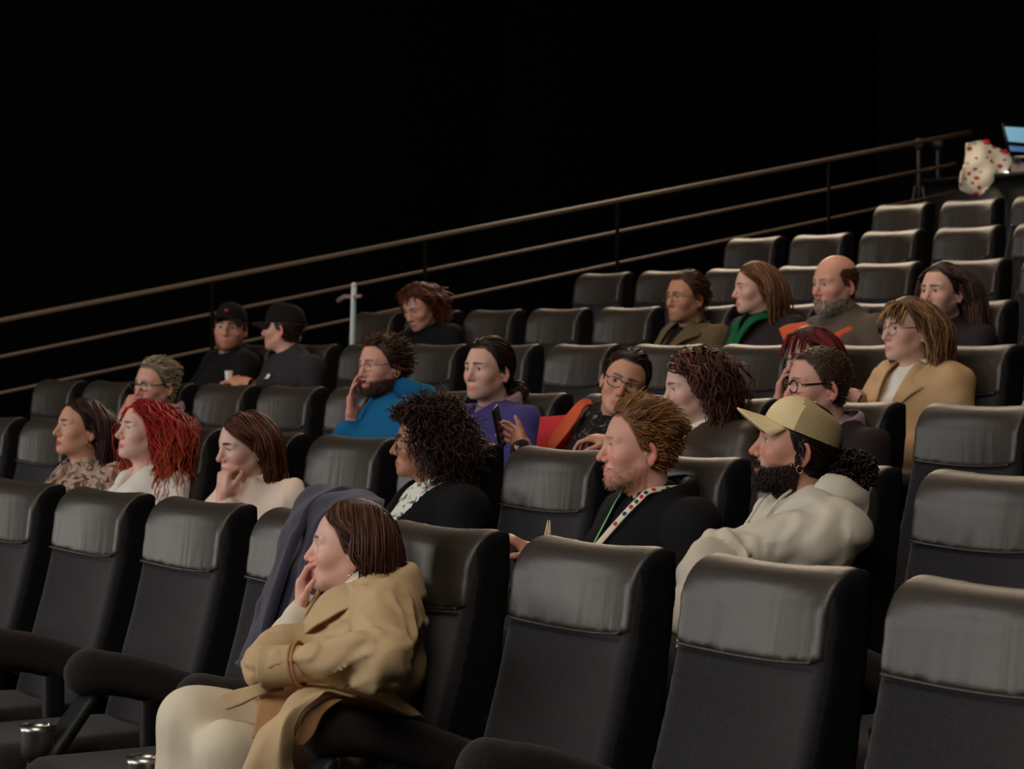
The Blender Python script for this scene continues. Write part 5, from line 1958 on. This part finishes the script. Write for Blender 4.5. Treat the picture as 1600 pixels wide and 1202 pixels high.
    obj('coat_lapel', mesh('coat_lapel', v - b, f), NAVY, t)

# ---------------------------------------------------------------- small things
def build_props():
    # white pole by the end of the fifth row
    y = YR[4] - .33
    a, b = at(546, 600, y), at(553, 446, y)
    t = thing('white_pole', 'slim white plastic pole standing at the end of the fifth row', 'pole', tuple(a))
    obj('shaft', mesh('shaft', *tube_vf(np.linspace(V(0, 0, -.35), b - a, 10), .0155, 12)), PLAST, t)
    v, f, _ = uvball(b - a, .017, (0, 0), V(1, 1, 1))
    obj('pole_cap', mesh('pole_cap', v, f), PLAST, t)
    c = at(549, 464, y) - a
    l, r = at(529, 470, y) - a, at(564, 463, y) - a
    obj('clamp', mesh('clamp', *tube_vf(np.array([l, (l + c) / 2 + V(0, 0, .012), c, r]), np.array([.016, .013, .012, .010]), 10)), SKINM2, t)
    # red tote and orange strap by the woman in the printed blouse
    y = YR[2] - .30
    t = thing('tote_bag', 'red tote bag with an orange strap beside the woman in the printed blouse', 'bag', tuple(at(865, 690, y)))
    b = V(*t.location)
    A = lambda x, yy, dy=0: at(x, yy, y + dy) - b
    q = [[A(848, 654, -.02), A(866, 654, .0), A(892, 652, .03)], [A(845, 690, -.04), A(864, 690, -.03), A(890, 690, .0)], [A(838, 740, -.05), A(860, 742, -.03), A(886, 742, .0)]]
    v, f = sheet_vf(q, 16, 14, .035, .006, 2.0)
    obj('bag_body', mesh('bag_body', v, f), RED, t)
    q = [[A(846, 712, -.07), A(860, 712, -.07)], [A(866, 676, -.07), A(882, 684, -.07)], [A(884, 650, -.05), A(902, 656, -.05)], [A(906, 628, .0), A(914, 636, .0)], [A(920, 625, .06), A(926, 634, .06)]]
    v, f = sheet_vf(q, 24, 8, .008, .003)
    obj('bag_strap', mesh('bag_strap', v, f), ORANGE, t)
    # orange scarf on the lap of the bald man
    y = YR[4] - .62
    t = thing('orange_scarf', 'crumpled orange scarf in the lap of the bald bearded man', 'scarf', tuple(at(1240, 520, y)))
    b = V(*t.location)
    A = lambda x, yy, dy=0: at(x, yy, y + dy) - b
    q = [[A(1218, 516, .0), A(1228, 540, -.03), A(1236, 566, -.04)], [A(1232, 510, .03), A(1244, 528, .0), A(1250, 560, -.02)], [A(1246, 508, .06), A(1258, 522, .04), A(1262, 556, .02)], [A(1258, 506, .10), A(1268, 518, .09), A(1272, 550, .07)]]
    v, f = sheet_vf(q, 22, 18, .02, .012, 3.0, 14)
    obj('scarf_fold', mesh('scarf_fold', v, f), ORANGE, t)
    # wooden pick / pencil pointing up between the seats of the second row
    y = YR[1] - .66
    t = thing('pencils', 'two pale pencils held upright by the blond man above the front seat back', 'pencils', tuple(at(855, 850, y)))
    b = V(*t.location)
    for i, (x0, x1) in enumerate(((853, 856), (858, 859))):
        pth = np.array([at(x0, 852, y), at(x0 + .5, 834, y), at(x1, 813, y)]) - b
        obj('pencil', mesh('pencil', *tube_vf(pth, np.array([.005, .005, .0012]), 7)), WOOD, t)
    # dotted cloth hung over the top end of the railing
    X = S * -12.5
    def B(x, yy, dx=0.0):
        d = FW + RT * (x - 800) / FPX - UP * (yy - 601) / FPX
        return CAM + d * ((X + dx) / d[0])
    t = thing('dotted_cloth', 'white cloth with red dots and red trim hanging over the top end of the railing', 'cloth', tuple(B(1540, 300)))
    b = V(*t.location)
    q = [[B(1511, 224), B(1530, 221), B(1552, 228), B(1578, 240)], [B(1508, 246, -.02), B(1528, 248, .03), B(1552, 250, -.02), B(1580, 256, .02)],
         [B(1504, 268, .02), B(1524, 272, -.02), B(1546, 272, .03), B(1562, 274, -.02)], [B(1500, 288), B(1518, 296, .02), B(1534, 300, -.02), B(1546, 292, .01)], [B(1502, 298), B(1516, 303, .02), B(1528, 305, -.02), B(1538, 300, .01)]]
    v, f = sheet_vf(q, 30, 30, .02, .012, 3.0, 12)
    obj('cloth_sheet', mesh('cloth_sheet', v - b, f), DOTS, t)
    for c, r in (((1541, 222), .026), ((1571, 237), .02), ((1524, 303), .02)):
        vv, ff, _ = uvball(B(*c, .02) - b, r, (0, 0), V(1, 1, 1))
        obj('red_trim', mesh('red_trim', (vv - vv.mean(0)) * V(1.1, 1.1, .7) + vv.mean(0), ff), RED, t)
    # laptop on a pale box at the control desk
    t = thing('laptop', 'open laptop with a pale blue screen at the top right control desk', 'laptop', tuple(B(1590, 240, -.1)))
    b = V(*t.location)
    def quad(name, pts, m, par, th=.012):
        v, f = sheet_vf([pts[:2], pts[2:]], 3, 3, th)
        return obj(name, mesh(name, v - b, f, False), m, par)
    o = quad('lid', [B(1566, 192, -.1), B(1625, 196, -.1), B(1574, 243, -.1), B(1628, 246, -.1)], BLK, t)
    quad('screen', [B(1570, 198, -.085), B(1622, 201, -.085), B(1576, 221, -.085), B(1624, 225, -.085)], SCREEN, o, .004)
    quad('screen_bar', [B(1577, 228, -.085), B(1624, 231, -.085), B(1579, 236, -.085), B(1625, 239, -.085)], SCREEN2, o, .004)
    quad('keyboard_base', [B(1572, 245, -.1), B(1630, 248, -.1), B(1588, 250, .12), B(1640, 252, .12)], BLK, t, .02)
    t = thing('beige_box', 'beige box under the laptop at the control desk', 'box', tuple(B(1605, 270)))
    b = V(*t.location)
    v, f = box_vf((-.06, -.10, -.02), (.16, .12, .10))
    obj('box_body', mesh('box_body', v, f, False), BOXM, t)
    v, f = box_vf((-.065, -.105, .10), (.165, .125, .112))
    obj('box_lid', mesh('box_lid', v, f, False), BOXM, t)
    v, f = box_vf((-.75, -.30, -.90), (.6, .3, -.02))
    t2 = thing('control_desk', 'black control desk behind the last row, under the laptop', 'desk', tuple(B(1605, 270)))
    t2.location = t.location
    obj('desk_body', mesh('desk_body', v, f, False), M['black'], t2)
    v, f = box_vf((-.80, -.34, -.05), (.65, .33, -.02))
    obj('desk_top', mesh('desk_top', v, f, False), M['black'], t2)
    # small bright desk lamp
    q = B(1573, 271, .03)
    t = thing('desk_lamp', 'small lit steel lamp below the dotted cloth at the control desk', 'lamp', tuple(B(1566, 300, .03)))
    b = V(*t.location)
    v, f, _ = uvball(q - b, .016, (0, 0), V(1, 1, 1))
    obj('bulb', mesh('bulb', v, f), GLOW, t)
    obj('stem', mesh('stem', *tube_vf(np.array([V(0, 0, -.1), (q - b) * .5 + V(0, .01, 0), q - b]), .006, 8)), M['steel'], t)
    l = bpy.data.lights.new('desk_lamp_light', 'SPOT')
    l.energy, l.color, l.spot_size, l.spot_blend, l.shadow_soft_size = 2.0, (1, .88, .72), 1.3, .6, .02
    lo = bpy.data.objects.new('desk_lamp_light', l)
    COL.objects.link(lo)
    lo.parent = t
    src = q + V(.30, -.34, .12)
    lo.location = src - b
    lo.rotation_euler = mathutils.Vector(B(1536, 262) - src).to_track_quat('-Z', 'Y').to_euler()
    # folded stands stored at the top of the gangway, barely lit
    X2 = S * -13.2
    for i, (cx, nm) in enumerate(((1436, 'left of the two'), (1466, 'right of the two'))):
        d = FW + RT * (cx - 800) / FPX - UP * (262 - 601) / FPX
        c = CAM + d * (X2 / d[0])
        t = thing('music_stand', 'dim grey folded stand at the top of the gangway, %s' % nm, 'stand', tuple(c - V(0, 0, .75)))
        for k in range(3):
            a = k * 2.09 + .4
            obj('leg', mesh('leg', *tube_vf(np.array([V(.03 * math.cos(a), .03 * math.sin(a), .62), V(.16 * math.cos(a), .16 * math.sin(a), -.15)]), .012, 8)), GREYM, t)
        obj('column', mesh('column', *tube_vf(np.array([V(0, 0, .30), V(0, 0, .92)]), .016, 8)), GREYM, t)
        v, f, _ = uvball(V(0, 0, 0), .05, (0, 0), V(1, 1, 1))
        obj('head', mesh('head', v * V(1, .7, .9) + V(0, 0, .92), f), GREYM, t)

SKINM2 = mat('grey pink plastic clamp', srgb(150, 128, 122), .5)
WOOD = mat('pale wood', srgb(206, 184, 142), .6)
SCREEN = mat('laptop screen', (.1, .2, .25), .3, emit=(srgb(130, 176, 200), .75))
SCREEN2 = mat('laptop lower screen', (.1, .15, .25), .3, emit=(srgb(80, 120, 170), .6))
BOXM = mat('beige cardboard', srgb(206, 190, 174), .8, emit=None)
GLOW = mat('lamp glow', (1, 1, 1), .3, emit=((.9, .95, 1), 2.0))
GREYM = mat('dark grey stand metal', (.03, .028, .03), .5)

def dots():
    m = mat('white cloth with red dots', srgb(236, 226, 208), .85)
    nt = m.node_tree
    tc = nt.nodes.new('ShaderNodeTexCoord')
    mp = nt.nodes.new('ShaderNodeMapping')
    mp.inputs['Scale'].default_value = (1, .55, 1)
    mp.inputs['Rotation'].default_value = (.6, 0, 0)
    vo = nt.nodes.new('ShaderNodeTexVoronoi')
    vo.inputs['Scale'].default_value = 21
    vo.inputs['Randomness'].default_value = .12
    r = nt.nodes.new('ShaderNodeMapRange')
    r.inputs['From Min'].default_value = .28
    r.inputs['From Max'].default_value = .34
    x = nt.nodes.new('ShaderNodeMix')
    x.data_type = 'RGBA'
    x.inputs[6].default_value = (*srgb(186, 60, 44), 1)
    x.inputs[7].default_value = (*srgb(240, 230, 212), 1)
    nt.links.new(tc.outputs['Object'], mp.inputs[0])
    nt.links.new(mp.outputs[0], vo.inputs['Vector'])
    nt.links.new(vo.outputs['Distance'], r.inputs['Value'])
    nt.links.new(r.outputs[0], x.inputs[0])
    nt.links.new(x.outputs[2], nt.nodes['Principled BSDF'].inputs['Base Color'])
    return m
DOTS = dots()

build_room()
build_seats()
build_front()
build_cast()
build_props()
tri = sum(len(p.vertices) - 2 for m in bpy.data.meshes for p in m.polygons)
print('triangles in unique meshes', tri)
